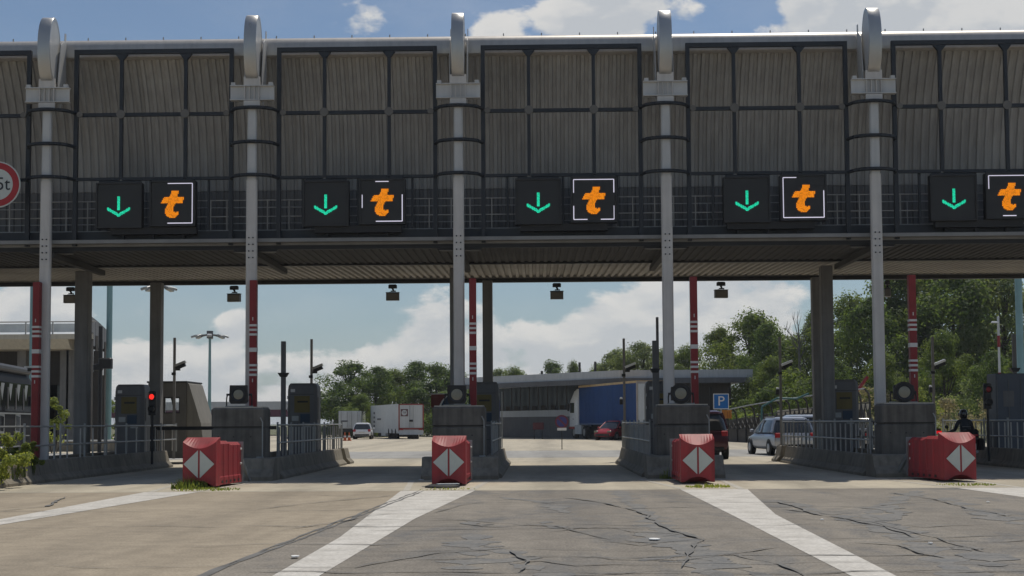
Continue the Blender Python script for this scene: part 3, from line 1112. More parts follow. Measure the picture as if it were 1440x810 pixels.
spots_px = {1: (336.5, 555), 2: (643, 555), 3: (957.5, 553.5), 4: (1270, 551.5)}


def spotlight(k):
    p = at(*spots_px[k], 35.6)
    rz = {1: .10, 2: 0, 3: -.12, 4: -.1}[k]
    t = thing('spotlight', sp_txt[k], 'spotlight', (p.x, 35.6, 1.90), rz, 'black spotlights on the plinths')
    zc = p.z - 1.90
    if k < 3:
        h = .245
        rings = []
        for y, s in ((-.2, 1), (.05, .98), (.2, .6)):
            rings.append([(-h * s + .05 * s, y, zc - h * s), (h * s - .05 * s, y, zc - h * s), (h * s, y, zc - h * s + .07 * s), (h * s * (.92 if k == 1 else 1), y, zc + h * s),
                          (-h * s * (.92 if k == 1 else 1), y, zc + h * s), (-h * s, y, zc - h * s + .07 * s)])
        MB().loft(rings).build('housing', M['black'], t)
    else:
        MB().lathe([(.27, -.2), (.275, -.1), (.25, .1), (.12, .25), (.02, .25)], (0, 0, zc), 'Y', 24).build('housing', M['black'], t, smooth=True)
        for s in (-1, 1):
            MB().box((s * .2, -.05, zc + s * 0), (.12, .18, .36), ch=.02).build('fin', M['black'], t)
    r = .15 if k > 1 else .13
    MB().lathe([(.0, -.215), (r * .55, -.222), (r, -.21), (r, -.19)], (0, 0, zc), 'Y', 24).build('lens', M['lamp'], t, smooth=True)
    MB().lathe([(r, -.205), (r + .035, -.235), (r + .05, -.235), (r + .05, -.19)], (0, 0, zc), 'Y', 24, cap=False).build('lens_ring', M['frame'], t)
    for s in (-1, 1):
        MB().path([(s * .31, 0, zc), (s * .33, 0, zc - .1), (s * .33, 0, .02)], .018, 6).build('yoke_arm', M['black'], t)
        MB().tube((s * .25, 0, zc), (s * .335, 0, zc), .03, 8).build('knob', M['black'], t)
    MB().box((0, 0, .015), (.72, .12, .03)).build('foot_plate', M['galv'], t)


for k in (1, 2, 3, 4):
    spotlight(k)

# red and white poles
POLX = [at(52.5, 480, 37.35).x, at(356.5, 480, 37.3).x, at(665, 480, 37.3).x, at(976, 480, 37.3).x, at(1283.5, 480, 37.3).x]


def make_pole(x, lab):
    t = thing('height_pole', lab, 'marker pole', (x, 37.3, 0), 0, 'red and white poles beside the columns')
    w = .195
    MB().box((0, 0, (5.44 + .55) / 2), (w, w, 5.44 - .55), ch=.012).build('shaft', M['redpole'], t)
    for y0, y1 in ((453.6, 456.6), (460, 463), (466.5, 469.6), (486.8, 492.6), (510, 513), (516.6, 519.6), (523.4, 526.6)):
        z0, z1 = (1.45 + (594.2 - y) * 37.3 / 1900 for y in (y1, y0))
        MB().box((0, 0, (z0 + z1) / 2), (w + .008, w + .008, z1 - z0)).build('band', M['reflect'], t)
    for y in (446, 533):
        z = 1.45 + (594.2 - y) * 37.3 / 1900
        MB().box((0, -w / 2 - .01, z), (.02, .03, .09)).build('latch', M['reflect'], t)
    return t


p0 = make_pole(POLX[0], pole_txt[0])
for x, l in zip(POLX[1:], pole_txt[1:]):
    copy_tree(p0, (x, 37.3, 0), None, l)

# ------------------------------------------------------------------ crash cushions
cu_txt = ['red crash cushion showing its long ribbed right side, tall grass tuft at its foot', 'red crash cushion seen almost end-on with flat debris lying before it',
          'red crash cushion with the brightest top, weeds along its left side', 'red crash cushion turned to show its long ribbed left side']


def make_cushion(lab):
    t = thing('crash_cushion', lab, 'crash cushion', (0, 0, 0), 0, 'red crash cushions before the toll islands')
    W, H = .78, 1.15
    n = 12
    # head: hollow-arched foot, dished sloping hood
    rings = []
    xs = [-W / 2 + W * i / n for i in range(n + 1)]

    def zb(x):
        return .04 + .13 * max(0, 1 - (x / (W * .40)) ** 2)

    def zf(x):
        return 1.05 - .15 * (1 - (x / (W / 2)) ** 2)
    mb = MB()
    front, rear = [], []
    for x in xs:
        c = .03 * (1 - abs(x) / (W / 2)) - .03
        front.append([(x, -c, zb(x)), (x, -c - .0, zf(x))])
        rear.append([(x, .34, .04), (x, .34, H)])
    for i in range(n):
        a, b = front[i], front[i + 1]
        c, d = rear[i], rear[i + 1]
        mb.add([a[0], b[0], b[1], a[1]], [(0, 1, 2, 3)])
        mb.add([a[1], b[1], d[1], c[1]], [(0, 1, 2, 3)])
        mb.add([c[0], d[0], d[1], c[1]], [(3, 2, 1, 0)])
        mb.add([a[0], b[0], d[0], c[0]], [(3, 2, 1, 0)])
    for i in (0, n):
        mb.add([front[i][0], front[i][1], rear[i][1], rear[i][0]], [(0, 1, 2, 3)])
    me = mb.mesh('head', M['red'])
    bm = bmesh.new()
    bm.from_mesh(me)
    bmesh.ops.remove_doubles(bm, verts=bm.verts, dist=.0005)
    bmesh.ops.recalc_face_normals(bm, faces=bm.faces)
    bm.to_mesh(me)
    bm.free()
    link('head', me, t)
    # ribbed body
    def body_ring(y, w, h):
        return [(-w, y, .05), (w, y, .05), (w + .0, y, .22), (w - .015, y, .25), (w - .02, y, h - .07), (w - .09, y, h), (-w + .09, y, h), (-w + .02, y, h - .07), (-w + .015, y, .25), (-w, y, .22)]
    rings = []
    y = .342
    i = 0
    while y < 2.05:
        o = .0 if (i // 2) % 2 == 0 else -.016
        hh = 1.06 if y < 1.15 else 1.02
        rings.append(body_ring(y, W / 2 - .015 + o, hh))
        y += (.03 if i % 2 == 1 else .16)
        i += 1
    rings.append(body_ring(2.1, W / 2 - .02, .98))
    MB().loft(rings).build('ribbed_body', M['red'], t)
    MB().box((0, 2.12, .55), (W + .02, .03, .95)).build('rear_frame', M['galv'], t)
    for s in (-1, 1):
        MB().prism([(2.14, .55), (2.22, .62), (2.95, .03), (2.80, .03)], s * .34 - .03, s * .34 + .03, 'YZ').build('brace_bar', M['galv'], t)
        for j in range(5):
            MB().box((s * (W / 2 - .012), .55 + j * .32, .12), (.008, .10, .06)).build('fork_slot', M['black'], t)
        MB().add([(s * .022, -.006, .86), (s * .36, -.006, .545), (s * .022, -.006, .225)], [(0, 1, 2)]).build('reflector_triangle', M['diamond'], t)
        for zz in (.5, .85):
            MB().lathe([(.03, 0), (.02, .03)], (s * (W / 2 - .02) , 2.0, zz), 'X', 8).build('plug', M['reflect'], t)
    return t


cu_pos = [(gnd(279.5, 686.5), -.075), (gnd(631, 683.5), -.02), (gnd(982, 680.5), .02), (gnd(1352, 677.5), .15)]
cu0 = make_cushion(cu_txt[0])
cu0.location, cu0.rotation_euler = cu_pos[0][0], (0, 0, cu_pos[0][1])
for (p, rz), l in list(zip(cu_pos, cu_txt))[1:]:
    copy_tree(cu0, p, rz, l)

# ------------------------------------------------------------------ railings on the islands
bar_me = MB().box((0, 0, .95), (.035, .035, .82)).mesh('bar', M['railpaint'])
post_me = MB().tube((0, 0, .5), (0, 0, 1.50), .028, 8).mesh('post', M['galv'])


def railing(x, y0, y1, lab, gap=.42, bars=True):
    t = thing('railing', lab, 'railing', (x, y0, 0), 0, 'galvanised railings along the islands')
    L_ = y1 - y0
    for z in (1.42, .93):
        MB().tube((0, 0, z), (0, L_, z), .024, 8).build('rail', M['galv'], t)
    n = int(L_ / 1.9)
    for i in range(n + 1):
        link('post', post_me, t, (0, L_ * i / n, 0))
    if bars:
        m = int(L_ / gap)
        for i in range(m):
            link('bar', bar_me, t, (0, (i + .5) * L_ / m, 0))


railing(ISX[0] + .72, 27.2, 35.6, 'sunlit galvanised railing with widely spaced posts above the weeds', bars=False)
railing(ISX[0] + .74, 36.0, 47.6, 'shaded galvanised railing in front of the booth with the red traffic light', 1.0)
railing(ISX[1] + .62, 37.0, 49.2, 'close-barred railing in front of the grey payment cabinet, ending at a sunlit block', .5)
railing(ISX[2] + .72, 37.4, 46.6, 'short railing foreshortened along the middle island, beside the dark pillar', .6)
railing(ISX[3] - .78, 36.0, 47.6, 'close-barred railing in front of the red hatchback', .45)
railing(ISX[4] - .76, 35.8, 48.6, 'railing with pale rails in front of the silver SUV', .62)
railing(ISX[4] + .72, 37.4, 48.0, 'railing hidden mostly behind the dark plinth before the trees', .7)
railing(ISX[5] - .80, 37.5, 48.6, 'railing in front of the motorcyclist and the dark cabinet', .55)

# ------------------------------------------------------------------ payment cabinets
mc_txt = ['grey payment cabinet with ochre and blue panels beside the red traffic light booth', 'grey payment cabinet with ochre and blue panels standing clear behind close railings',
          'dark payment cabinet half hidden behind the middle plinth', 'dark payment cabinet just beside the end of the blue truck',
          'dark payment cabinet between the silver SUV and the waiting motorcycle']


def make_cabinet(lab):
    t = thing('payment_cabinet', lab, 'payment machine', (0, 0, 0), 0, 'payment cabinets on the islands')
    rings = []
    for z, s in ((.2, 1), (2.52, 1), (2.68, .96), (2.76, .84)):
        w, d, c = .48 * s, .42 * s, .10 * s
        rings.append([(-w + c, -d, z), (w - c, -d, z), (w, -d + c, z), (w, d - c, z), (w - c, d, z), (-w + c, d, z), (-w, d - c, z), (-w, -d + c, z)])
    MB().loft(rings).build('casing', M['machine'], t)
    MB().box((.0, -.425, 2.08), (.50, .016, .54)).build('ochre_panel', M['yellow'], t)
    MB().box((.10, -.428, 1.62), (.31, .02, .28)).build('screen_panel', M['blue'], t)
    MB().box((.05, -.424, 1.25), (.34, .012, .3)).build('lower_panel', M['machine'], t)
    for z in (.9, 2.40):
        MB().box((0, -.421, z), (.80, .01, .012)).build('seam', M['black'], t)
    MB().box((.44, -.2, 1.95), (.10, .12, .75), ch=.02).build('side_module', M['black'], t)
    MB().box((-.22, -.428, 1.62), (.22, .02, .16)).build('keypad', M['galv'], t)
    MB().box((-.22, -.430, 1.44), (.20, .022, .03)).build('card_slot', M['black'], t)
    MB().box((.18, -.434, 1.36), (.24, .04, .05)).build('ticket_tray', M['galv'], t)
    MB().box((-.30, -.424, 2.52), (.14, .012, .10)).build('sticker', M['reflect'], t)
    MB().box((.02, -.436, 2.16), (.34, .010, .06)).build('ochre_stripe', M['black'], t)
    for zz in (1.0, 1.9, 2.3):
        MB().box((-.47, -.40, zz), (.03, .05, .10)).build('hinge', M['galv'], t)
    return t


mc0 = make_cabinet(mc_txt[0])
mc0.location = (at(187, 560, 44).x, 44.0, 0)
for px, l in zip((428, 681, 928, 1183), mc_txt[1:]):
    copy_tree(mc0, (at(px, 560, 44).x, 44.0, 0), 0, l)

CLEAR = mat('clear_glass', (.9, .95, .93), .03, alpha=.95)

# ------------------------------------------------------------------ toll booth on the planted island
bx = at(235, 560, 50.0).x
t = thing('toll_booth', 'dark toll booth with a small see-through window and a sloping pale side wall', 'toll booth', (bx, 50.0, 0))
w = .71
MB().box((0, 1.1, .8), (1.42, 2.2, 1.2)).build('lower_wall', M['booth'], t)
for yy, wa, wb in ((.04, -.10, .46), (2.16, -.66, .0)):
    for x0, x1 in ((-.71, wa), (wb, .71)):
        MB().box(((x0 + x1) / 2, yy, 2.17), (x1 - x0, .08, .58)).build('front_wall', M['booth'], t)
    MB().box((0, yy, 1.64), (1.42, .08, .48)).build('sill_wall', M['booth'], t)
    MB().box((0, yy, 2.73), (1.42, .08, .54)).build('head_wall', M['booth'], t)
MB().box((-.67, 1.1, 1.64), (.08, 2.04, .48)).build('side_wall', M['booth'], t)
MB().box((-.67, 1.1, 2.73), (.08, 2.04, .54)).build('side_wall', M['booth'], t)
MB().box((.67, 1.1, 2.2), (.08, 2.04, 1.6)).build('side_wall', M['booth'], t)
MB().box((0, 1.1, 3.03), (1.50, 2.3, .06)).build('roof', M['black'], t)
fr = MB().box((.18, .0, 2.46), (.58, .03, .03)).box((.18, .0, 1.88), (.58, .03, .03)).box((-.10, 0, 2.17), (.03, .03, .6)).box((.46, 0, 2.17), (.03, .03, .6))
win = fr.build('window', M['black'], t)
MB().prism([(.13, 2.46), (.20, 2.46), (.36, 1.88), (.28, 1.88)], -.012, .02, 'XZ').build('mullion', M['black'], win)
MB().box((.18, .06, 2.17), (.55, .01, .57)).build('pane', CLEAR, win)
MB().prism([(.715, .2), (.715, 3.0), (.80, 2.95), (1.25, 1.5), (1.42, .2)], .05, 2.1, 'XZ').build('sloping_wall', mat('booth_flank', (.20, .188, .165), .75, 0, .1, 1, streak=.15), t)
MB().box((.1, -.03, 1.42), (.40, .05, .10)).box((0, -.03, 1.36), (.07, .05, .14)).box((.2, -.03, 1.36), (.07, .05, .10)).build('intercom', M['galv'], t)

t = thing('barrier_boom', 'dark horizontal barrier boom across the lane beside the toll booth', 'barrier', (bx + .75, 46.0, 0))
MB().box((-.1, 0, .75), (.26, .3, 1.1), ch=.03).build('motor_post', M['black'], t)
MB().box((1.9, 0, 1.32), (4.4, .06, .12)).build('boom', M['black'], t)


def traffic_light(x, y, z, lab, bright):
    t = thing('traffic_light', lab, 'traffic light', (x, y, 0), 0, 'lane traffic lights')
    MB().tube((0, 0, .2), (0, 0, z), .04, 8).build('post', M['black'], t)
    MB().box((0, 0, z + .34), (.23, .16, .76), ch=.03).build('housing', M['black'], t)
    MB().lathe([(.085, -.10), (.07, -.115), (.0, -.12)], (0, 0, z + .54), 'Y', 16).build('red_lens', M['redlamp'] if bright else M['redlamp_dim'], t)
    MB().lathe([(.085, -.10), (.07, -.108), (.0, -.11)], (0, 0, z + .16), 'Y', 16).build('green_lens', M['face'], t)
    for zz in (.54, .16):
        MB().lathe([(.10, -.2), (.10, -.08)], (0, 0, z + zz), 'Y', 16, cap=False).build('hood', M['black'], t)


p = at(214.5, 567, 42.5)
traffic_light(p.x, 42.5, p.z - .34, 'traffic light with bright red lamp in front of the toll booth', True)
p = at(1388.5, 557, 41.0)
traffic_light(p.x, 41.0, p.z - .34, 'traffic light with dim red lamp beside the dark cabinet and motorcyclist', False)

# cabinet at the right edge of the picture
p = at(1421, 590, 43.5)
t = thing('equipment_cabinet', 'tall blue-grey equipment cabinet at the picture edge behind the railing', 'cabinet', (p.x, 43.5, 0))
MB().box((0, 0, 1.55), (1.16, .9, 2.7), ch=.03).build('casing', mat('cabinet_blue', (.085, .10, .125), .6, 0, .1, 2, streak=.1), t)
for xx in (-.57, -.2, .2, .57):
    MB().box((xx * .97, -.455, 1.5), (.02, .02, 2.4)).build('rib', M['machine'], t)
MB().box((-.2, -.46, 2.1), (.34, .012, .5)).build('door_panel', M['machine'], t)

# ------------------------------------------------------------------ camera and marker poles
def cctv(px, ytop, ycam, Y, lab, bright=False, side=1, two=False):
    p = at(px, 560, Y)
    zt, zc = at(px, ytop, Y).z, at(px, ycam, Y).z
    t = thing('camera_pole', lab, 'camera pole', (p.x, Y, 0), 0, 'slim camera poles on the islands')
    MB().box((0, 0, zt / 2 + .1), (.085, .085, zt - .2)).build('post', M['pillar'], t)
    MB().box((side * .10, 0, zc - .12), (.22, .08, .08)).build('arm', M['black'], t)
    Mx = Matrix.Translation((side * .24, -.05, zc)) @ Matrix.Rotation(R(-22 * side), 4, 'Y')
    MB().box((0, 0, 0), (.36, .16, .14), Mx).build('camera_body', M['black'], t)
    MB().box((.02 * side, 0, .085), (.42, .20, .085), Mx).build('sun_shield', M['carwhite'] if bright else M['railpaint'], t)
    MB().box((-.02, -.02, zc - .28), (.14, .1, .1)).build('junction_box', M['black'], t)
    if two:
        MB().box((-.12, -.05, at(px, two, Y).z), (.12, .12, .2), ch=.03).build('dome_camera', M['black'], t)
        MB().box((-.12, -.05, at(px, two, Y).z + .13), (.10, .1, .07), ch=.02).build('dome_cap', M['carwhite'], t)


cctv(245, 475, 515, 49.5, 'slim pole with grey camera rising behind the toll booth')
cctv(438, 477, 519, 49.5, 'slim pole with grey camera near the dark mid-distance trees')
cctv(878, 476, 517, 49.5, 'slim pole with white topped camera in front of the blue truck', True, two=565)
cctv(1098, 474, 514, 49.5, 'slim pole with white topped camera in front of the silver SUV', True, two=551)
cctv(1313, 474, 513, 49.5, 'slim pole with white topped camera before the tall green trees', True, two=548)
p = at(40, 516, 44)
t = thing('camera_pole', 'short pole with tilted white shielded camera by the coach roof', 'camera pole', (p.x + .45, 44, 0), 0, 'slim camera poles on the islands')
MB().tube((0, 0, .5), (0, 0, p.z - .05), .04, 8).build('post', M['black'], t)
MB().box((-.38, 0, p.z), (.36, .16, .05), Matrix.Rotation(0, 4, 'Y')).build('sun_shield', M['carwhite'], t)
MB().box((-.3, 0, p.z - .09), (.32, .12, .11)).build('camera_body', M['black'], t)


def plain_pole(px, ytop, Y, w, lab, ybr=None):
    p = at(px, 560, Y)
    zt = at(px, ytop, Y).z
    t = thing('steel_post', lab, 'post', (p.x, Y, 0), 0, 'plain steel posts on the islands')
    MB().box((0, 0, zt / 2 + .1), (w, w, zt - .2), ch=.01).build('shaft', M['machine'], t)
    if ybr:
        z = at(px, ybr, Y).z
        MB().prism([(-.17, z + .06), (.17, z + .06), (.09, z - .07), (-.09, z - .07)], -.1, .1, 'XZ').build('collar', M['black'], t)


plain_pole(398.5, 480, 42.0, .14, 'plain grey post with small collar beside the grey payment cabinet', 527)
plain_pole(921.5, 479, 42.0, .15, 'plain grey post with small collar beside the canopy column near the parking sign', 521)
plain_pole(925.5, 446, 43.5, .085, 'taller thin post rising behind the collared post by the blue truck')
plain_pole(1428, 470, 46, .12, 'plain dark post above the equipment cabinet at the picture edge', 520)
# small board and blue post round the middle plinth
p = at(615, 572, 46.5)
t = thing('info_board', 'small red and blue board with white curve beside the middle spotlight', 'sign board', (p.x, 46.5, 0))
MB().box((.05, 0, .9), (.06, .06, 1.5)).build('post', M['galv'], t)
z = at(615, 564, 46.5).z
MB().box((.1, -.03, z), (.62, .03, .46)).build('red_panel', mat('board_red', (.16, .035, .03), .6), t)
MB().prism([(.08, z - .225), (.19, z + .0), (.41, z + .22), (.41, z - .225)], -.055, -.047, 'XZ').build('blue_panel', M['blue'], t)
MB().prism([(.04, z - .225), (.15, z), (.34, z + .222), (.41, z + .222), (.21, z), (.10, z - .225)], -.062, -.056, 'XZ').build('white_curve', M['reflect'], t)
MB().box((.1, -.03, z + .245), (.64, .04, .03)).build('top_edge', M['reflect'], t)
p = at(700, 572, 52)
t = thing('blue_column', 'narrow blue cylinder post behind the middle island beside the grey-roofed building', 'post', (p.x, 52, 0))
MB().tube((0, 0, 0), (0, 0, at(700, 562, 52).z), .085, 12).build('shaft', mat('deep_blue', (.02, .035, .11), .5), t)
MB().tube((0, 0, at(700, 562, 52).z), (0, 0, at(700, 553, 52).z), .07, 12).build('cap', M['galv'], t)
MB().tube((.16, 0, 0), (.16, 0, at(705, 551, 52).z), .02, 8).build('conduit', M['galv'], t)


# ------------------------------------------------------------------ vehicles
def hring(z, y0, y1, w, c=.22, n=3):
    """rounded rectangle at height z"""
    pts = []
    for (cx, cy, a0) in ((w - c, y1 - c, 0), (-w + c, y1 - c, 90), (-w + c, y0 + c, 180), (w - c, y0 + c, 270)):
        for i in range(n + 1):
            a = R(a0 + 90 * i / n)
            pts.append((cx + c * math.cos(a), cy + c * math.sin(a), z))
    return pts


def wheel(t, x, y, r=.32, w=.22, name='wheel', n=20):
    s = 1 if x > 0 else -1
    wh = MB().lathe([(r * .62, -w / 2), (r * .96, -w / 2), (r, -w / 2 + .03), (r, w / 2 - .03), (r * .96, w / 2), (r * .62, w / 2)], (x, y, r), 'X', n).build(name, M['tyre'], t, smooth=True)
    MB().lathe([(r * .62, 0), (r * .56, s * .03), (r * .2, s * .045), (.02, s * .05)], (x + s * (w / 2 - .02), y, r), 'X', n).build('rim', M['rim'], wh, smooth=True)


def car(name, lab, cat, loc, rz, paint, L=4.2, W=1.78, H=1.5, suv=False):
    """nose towards +Y"""
    t = thing(name, lab, cat, loc, rz)
    h, w = L / 2, W / 2
    belt = H * .615
    b = MB()
    rings = []
    for y, z0, z1, ww in ((-h, .48, belt * .86, w * .86), (-h + .06, .32, belt * .95, w * .95), (-h + .5, .24, belt, w), (-.2, .22, belt, w), (h * .42, .22, belt * .99, w * .99),
                          (h * .55, .22, belt * .97, w * .98), (h - .35, .26, belt * .83, w * .94), (h - .08, .3, belt * .70, w * .82), (h, .4, belt * .60, w * .70)):
        hh, zc = (z1 - z0) / 2, (z0 + z1) / 2
        rings.append([(ww * math.copysign(abs(math.cos(a)) ** .45, math.cos(a)), y, zc + hh * math.copysign(abs(math.sin(a)) ** .45, math.sin(a))) for a in [2 * PI * (i + .5) / 20 for i in range(20)]])
    b.loft(rings).build('body', paint, t, smooth=True)
    yr = -h + .10
    rt = -h + (.42 if suv else .50)
    MB().loft([hring(belt - .03, yr, h * .50, w * .93), hring(belt + (H - belt) * .5, (yr + rt) / 2, h * .26, w * .84), hring(H - .10, rt, h * .06, w * .74)]).build('greenhouse', M['glass'], t, smooth=True)
    MB().loft([hring(H - .13, rt - .10, h * .08, w * .765), hring(H - .05, rt - .06, h * .02, w * .72), hring(H, rt + .15, -.05, w * .58)]).build('roof', paint, t, smooth=True)
    for s in (-1, 1):
        for q0, q1, ra, rb in (((s * w * .90, h * .46, belt - .03), (s * w * .73, h * .03, H - .11), .045, .045),
                               ((s * w * .93, -.1, belt - .03), (s * w * .765, -.18, H - .11), .04, .04),
                               ((s * w * .92, yr + .32, belt - .03), (s * w * .755, rt + .1, H - .11), .10, .07)):
            MB().tube(q0, q1, ra, 6, rb).build('pillar', paint, t)
        MB().box((s * (w + .08), h * .36, belt + .05), (.16, .10, .13), ch=.03).build('mirror', paint, t)
        MB().box((s * w * .80, -h + .04, belt * .86), (.26, .10, .20), ch=.03).build('tail_lamp', M['redlamp_dim'], t)
        MB().box((s * w * .66, h - .10, belt * .72), (.34, .18, .13), ch=.03).build('headlight', M['lamp'], t)
        for y in (-h + .78, h - .82):
            MB().lathe([(.37, 0), (.37, s * .02)], (s * (w - .012), y, .33), 'X', 20).build('wheel_arch', M['black'], t)
            wheel(t, s * (w - .09), y)
        MB().box((s * (w + .004), -.62, belt - .14), (.02, .2, .03)).build('handle', paint, t)
    MB().box((0, -h - .005, .40), (W * .78, .06, .13), ch=.02).build('rear_bumper_trim', M['black'], t)
    MB().box((0, -h - .012, belt * .70), (.52, .02, .11)).build('number_plate', M['reflect'], t)
    MB().box((0, h - .02, .42), (W * .7, .08, .16), ch=.02).build('grille', M['black'], t)
    return t


def plate(t, name, c, s, m, M_=None):
    return MB().box(c, s, M_).build(name, m, t)


# small white hatchback
p = gnd(511, 617.5)
car('parked_car', 'small white hatchback seen from behind beside the white trailer', 'car', p, .05, M['carwhite'], 3.7, 1.66, 1.50)
# silver SUV
p = (gnd(1081, 641) + Vector((.84, 2.05, 0)))
t = car('parked_car', 'silver SUV seen from behind through the island railing', 'car', p, R(6.5), M['carsilver'], 4.5, 1.85, 1.60)
for s in (-1, 1):
    MB().tube((s * .60, -1.3, 1.595), (s * .60, .1, 1.595), .02, 6).build('roof_rail', M['galv'], t)
# second car ahead of the SUV, seen past its right flank
q = gnd(1131, 633)
car('parked_car', 'pale grey car ahead of the silver SUV, seen past its right side through the railing', 'car', (q.x, q.y + 2.0, 0), R(3), mat('grey_paint', (.42, .45, .50), .28, .4, .04, 2, spec=.6), 4.3, 1.8, 1.74, True)
# maroon van
pr = gnd(1028, 646)
t = car('parked_car', 'dark maroon people carrier half hidden by a concrete plinth below the parking sign', 'car', (pr.x - .97, pr.y + 2.2, 0), R(-1), M['carmaroon'], 4.6, 1.92, 1.86, True)
# red hatchback, nose to the camera's left
p = gnd(857, 619)
car('parked_car', 'red hatchback facing the camera in front of the blue truck', 'car', (p.x + .35, p.y + .6, 0), R(150), M['carred'], 3.9, 1.75, 1.55)

# blue curtain-sided truck driving away
pr = gnd(898, 619.6)
dirv = Vector((-3.6, 12.8, 0)).normalized()
rzt = math.atan2(-dirv.x, dirv.y)
TS = 1.10
t = thing('articulated_truck', 'white cab truck with blue curtain trailer in front of the grey-roofed building', 'truck', pr + dirv * 0 + Vector((1.22, .3, 0)), rzt)
MB().box((0, 6.7, 2.62), (2.52, 13.2, 2.80)).build('curtain', M['curtain'], t)
MB().box((0, 6.7, 4.09), (2.56, 13.4, .16)).build('roof_beam', M['beam'], t)
MB().box((0, 6.7, 1.17), (2.50, 13.2, .14)).build('side_rail', mat('rail_blue', (.05, .09, .19), .5), t)
MB().box((0, -.02, 2.62), (2.56, .16, 2.98)).build('rear_frame', mat('rear_frame', (.33, .29, .26), .6), t)
for s in (-.61, .61):
    MB().box((s, -.12, 2.6), (1.16, .05, 2.7)).build('rear_door', M['trailerw'], t)
MB().box((0, 5.5, .92), (1.1, 11.0, .3)).build('chassis', M['black'], t)
MB().box((0, -.02, .62), (2.4, .12, .16)).build('rear_bumper', M['tail'], t) if False else MB().box((0, -.02, .62), (2.4, .12, .16)).build('rear_bumper', M['black'], t)
for i in range(12):
    MB().box((-1.272, .9 + i * 1.08, 2.62), (.004, .03, 2.72)).build('curtain_strap', M['curtain'], t)
for y in (2.2, 3.5, 4.8):
    for s in (-1.05, 1.05):
        wheel(t, s, y, .5, .36)
MB().box((-1.12, 13.65, .72), (.36, 1.6, .72), ch=.04).build('tool_box', M['trailerw'], t)
MB().box((1.12, 13.65, .72), (.36, 1.6, .72), ch=.04).build('tool_box', M['trailerw'], t)
cb = MB()
cb.loft([hring(.95, 13.9, 16.1, 1.24, .15), hring(2.1, 13.9, 16.1, 1.24, .15), hring(3.0, 13.9, 15.9, 1.22, .15), hring(3.75, 14.0, 15.2, 1.12, .2), hring(3.95, 14.2, 14.8, 1.0, .2)])
cb.build('cab', M['carwhite'], t, smooth=True)
for s in (-1, 1):
    MB().prism([(14.7, 2.05), (15.75, 2.05), (15.7, 2.85), (14.7, 2.85)], s * 1.20, s * 1.255, 'YZ').build('side_window', M['glass'], t)
    MB().box((s * 1.25, 14.95, 1.55), (.03, .2, .05)).build('handle', M['black'], t)
    MB().box((s * 1.36, 15.9, 2.5), (.16, .12, .6), ch=.03).build('mirror', M['black'], t)
    MB().box((s * 1.17, 15.3, .85), (.2, 1.5, .2)).build('step', M['carred'], t)
    for y in (12.3, 15.0):
        wheel(t, s * 1.02, y, .5, .34)
MB().box((0, 13.6, .8), (.9, 5.2, .3)).build('tractor_chassis', M['black'], t)
t.scale = (TS, TS, TS)

# white box trailer seen from its rear corner
pc = gnd(560.5, 617.5)
t = thing('semi_trailer', 'white semi-trailer with red-framed rear doors parked by the dark trees', 'trailer', pc, 0)
k = 4.55 / 4.0
Wt, Lt = (at(596, 600, pc.y).x - pc.x), 13.0
pf = at(521, 600, pc.y + 12.2)
ux = (pf.x - pc.x) / 12.2
Htop = at(560, 568, pc.y).z
Hbot = at(560, 609.5, pc.y).z
Hmid = at(560, 603, pc.y).z
SK = Matrix(((1, ux, 0, 0), (0, 1, 0, 0), (0, 0, 1, 0), (0, 0, 0, 1)))
MB().box((Wt / 2, 6.1, (Htop + Hbot) / 2), (Wt - .04, 12.2, Htop - Hbot), SK).build('box_body', M['trailerw'], t)
for s, e in ((.12, Wt / 2 - .03), (Wt / 2 + .03, Wt - .12)):
    MB().box(((s + e) / 2, -.03, (Htop + Hmid) / 2), (e - s, .04, Htop - Hmid - .22)).build('rear_door', M['trailerw'], t)
frm = MB()
for x in (.05, Wt - .05):
    frm.box((x, -.03, (Htop + Hbot) / 2 + .1), (.11, .08, Htop - Hbot - .2))
frm.box((Wt / 2, -.03, Htop - .05), (Wt, .08, .10)).box((Wt / 2, -.03, Hmid - .0), (Wt, .08, .14))
frm.build('door_frame', mat('trailer_red', (.26, .05, .04), .5), t)
for x in (Wt * .44, Wt * .58):
    MB().tube((x, -.07, Hmid + .1), (x, -.07, Htop - .15), .022, 6).build('lock_bar', M['galv'], t)
MB().box((Wt * .5, -.08, Htop * .52), (.34, .03, .18)).build('lock_case', M['black'], t)
lx, lz, ls = .12 + Wt * .18, Htop - .80, .66
MB().box((lx, -.062, lz), (ls, .014, ls), ch=0).build('logo_plate', mat('logo_dark', (.11, .05, .055), .5), t)
MB().lathe([(.25, -.004), (.25, 0)], (lx, -.070, lz), 'Y', 20).build('logo_disc', M['trailerw'], t)
tx = text_mb('TIP', .26)
tx.v = [(x + lx, y - .08, z + lz) for x, y, z in tx.v]
tx.build('logo_lettering', M['black'], t)
for i in range(4):
    MB().box((-.015, 10.4 - 0 * i, Htop - .75 - i * .42), (.02, .55, .2), SK).build('side_mark', M['slate'], t)
MB().box((-.015, 8.2, Htop - 1.35), (.02, 1.6, .16), SK).build('side_mark', M['slate'], t)
MB().box((Wt / 2, -.05, Hmid - .34), (Wt - .1, .08, .40)).build('bumper_panel', M['trailerw'], t)
MB().box((Wt / 2, 5.5, (Hbot) * .72), (1.4, 10.5, .35), SK).build('chassis', M['black'], t)
MB().box((.25, 6.6, .55), (.4, 1.8, .6), SK).build('pallet_box', M['trailerw'], t)
for y in (1.6, 3.0, 4.4):
    for x in (.25, Wt - .25):
        wheel(t, x + ux * y, y, .5, .36)
for x in (.3, Wt - .3):
    MB().box((x, -.1, Hmid - .05), (.32, .04, .12)).build('tail_lamp', M['redlamp_dim'], t)
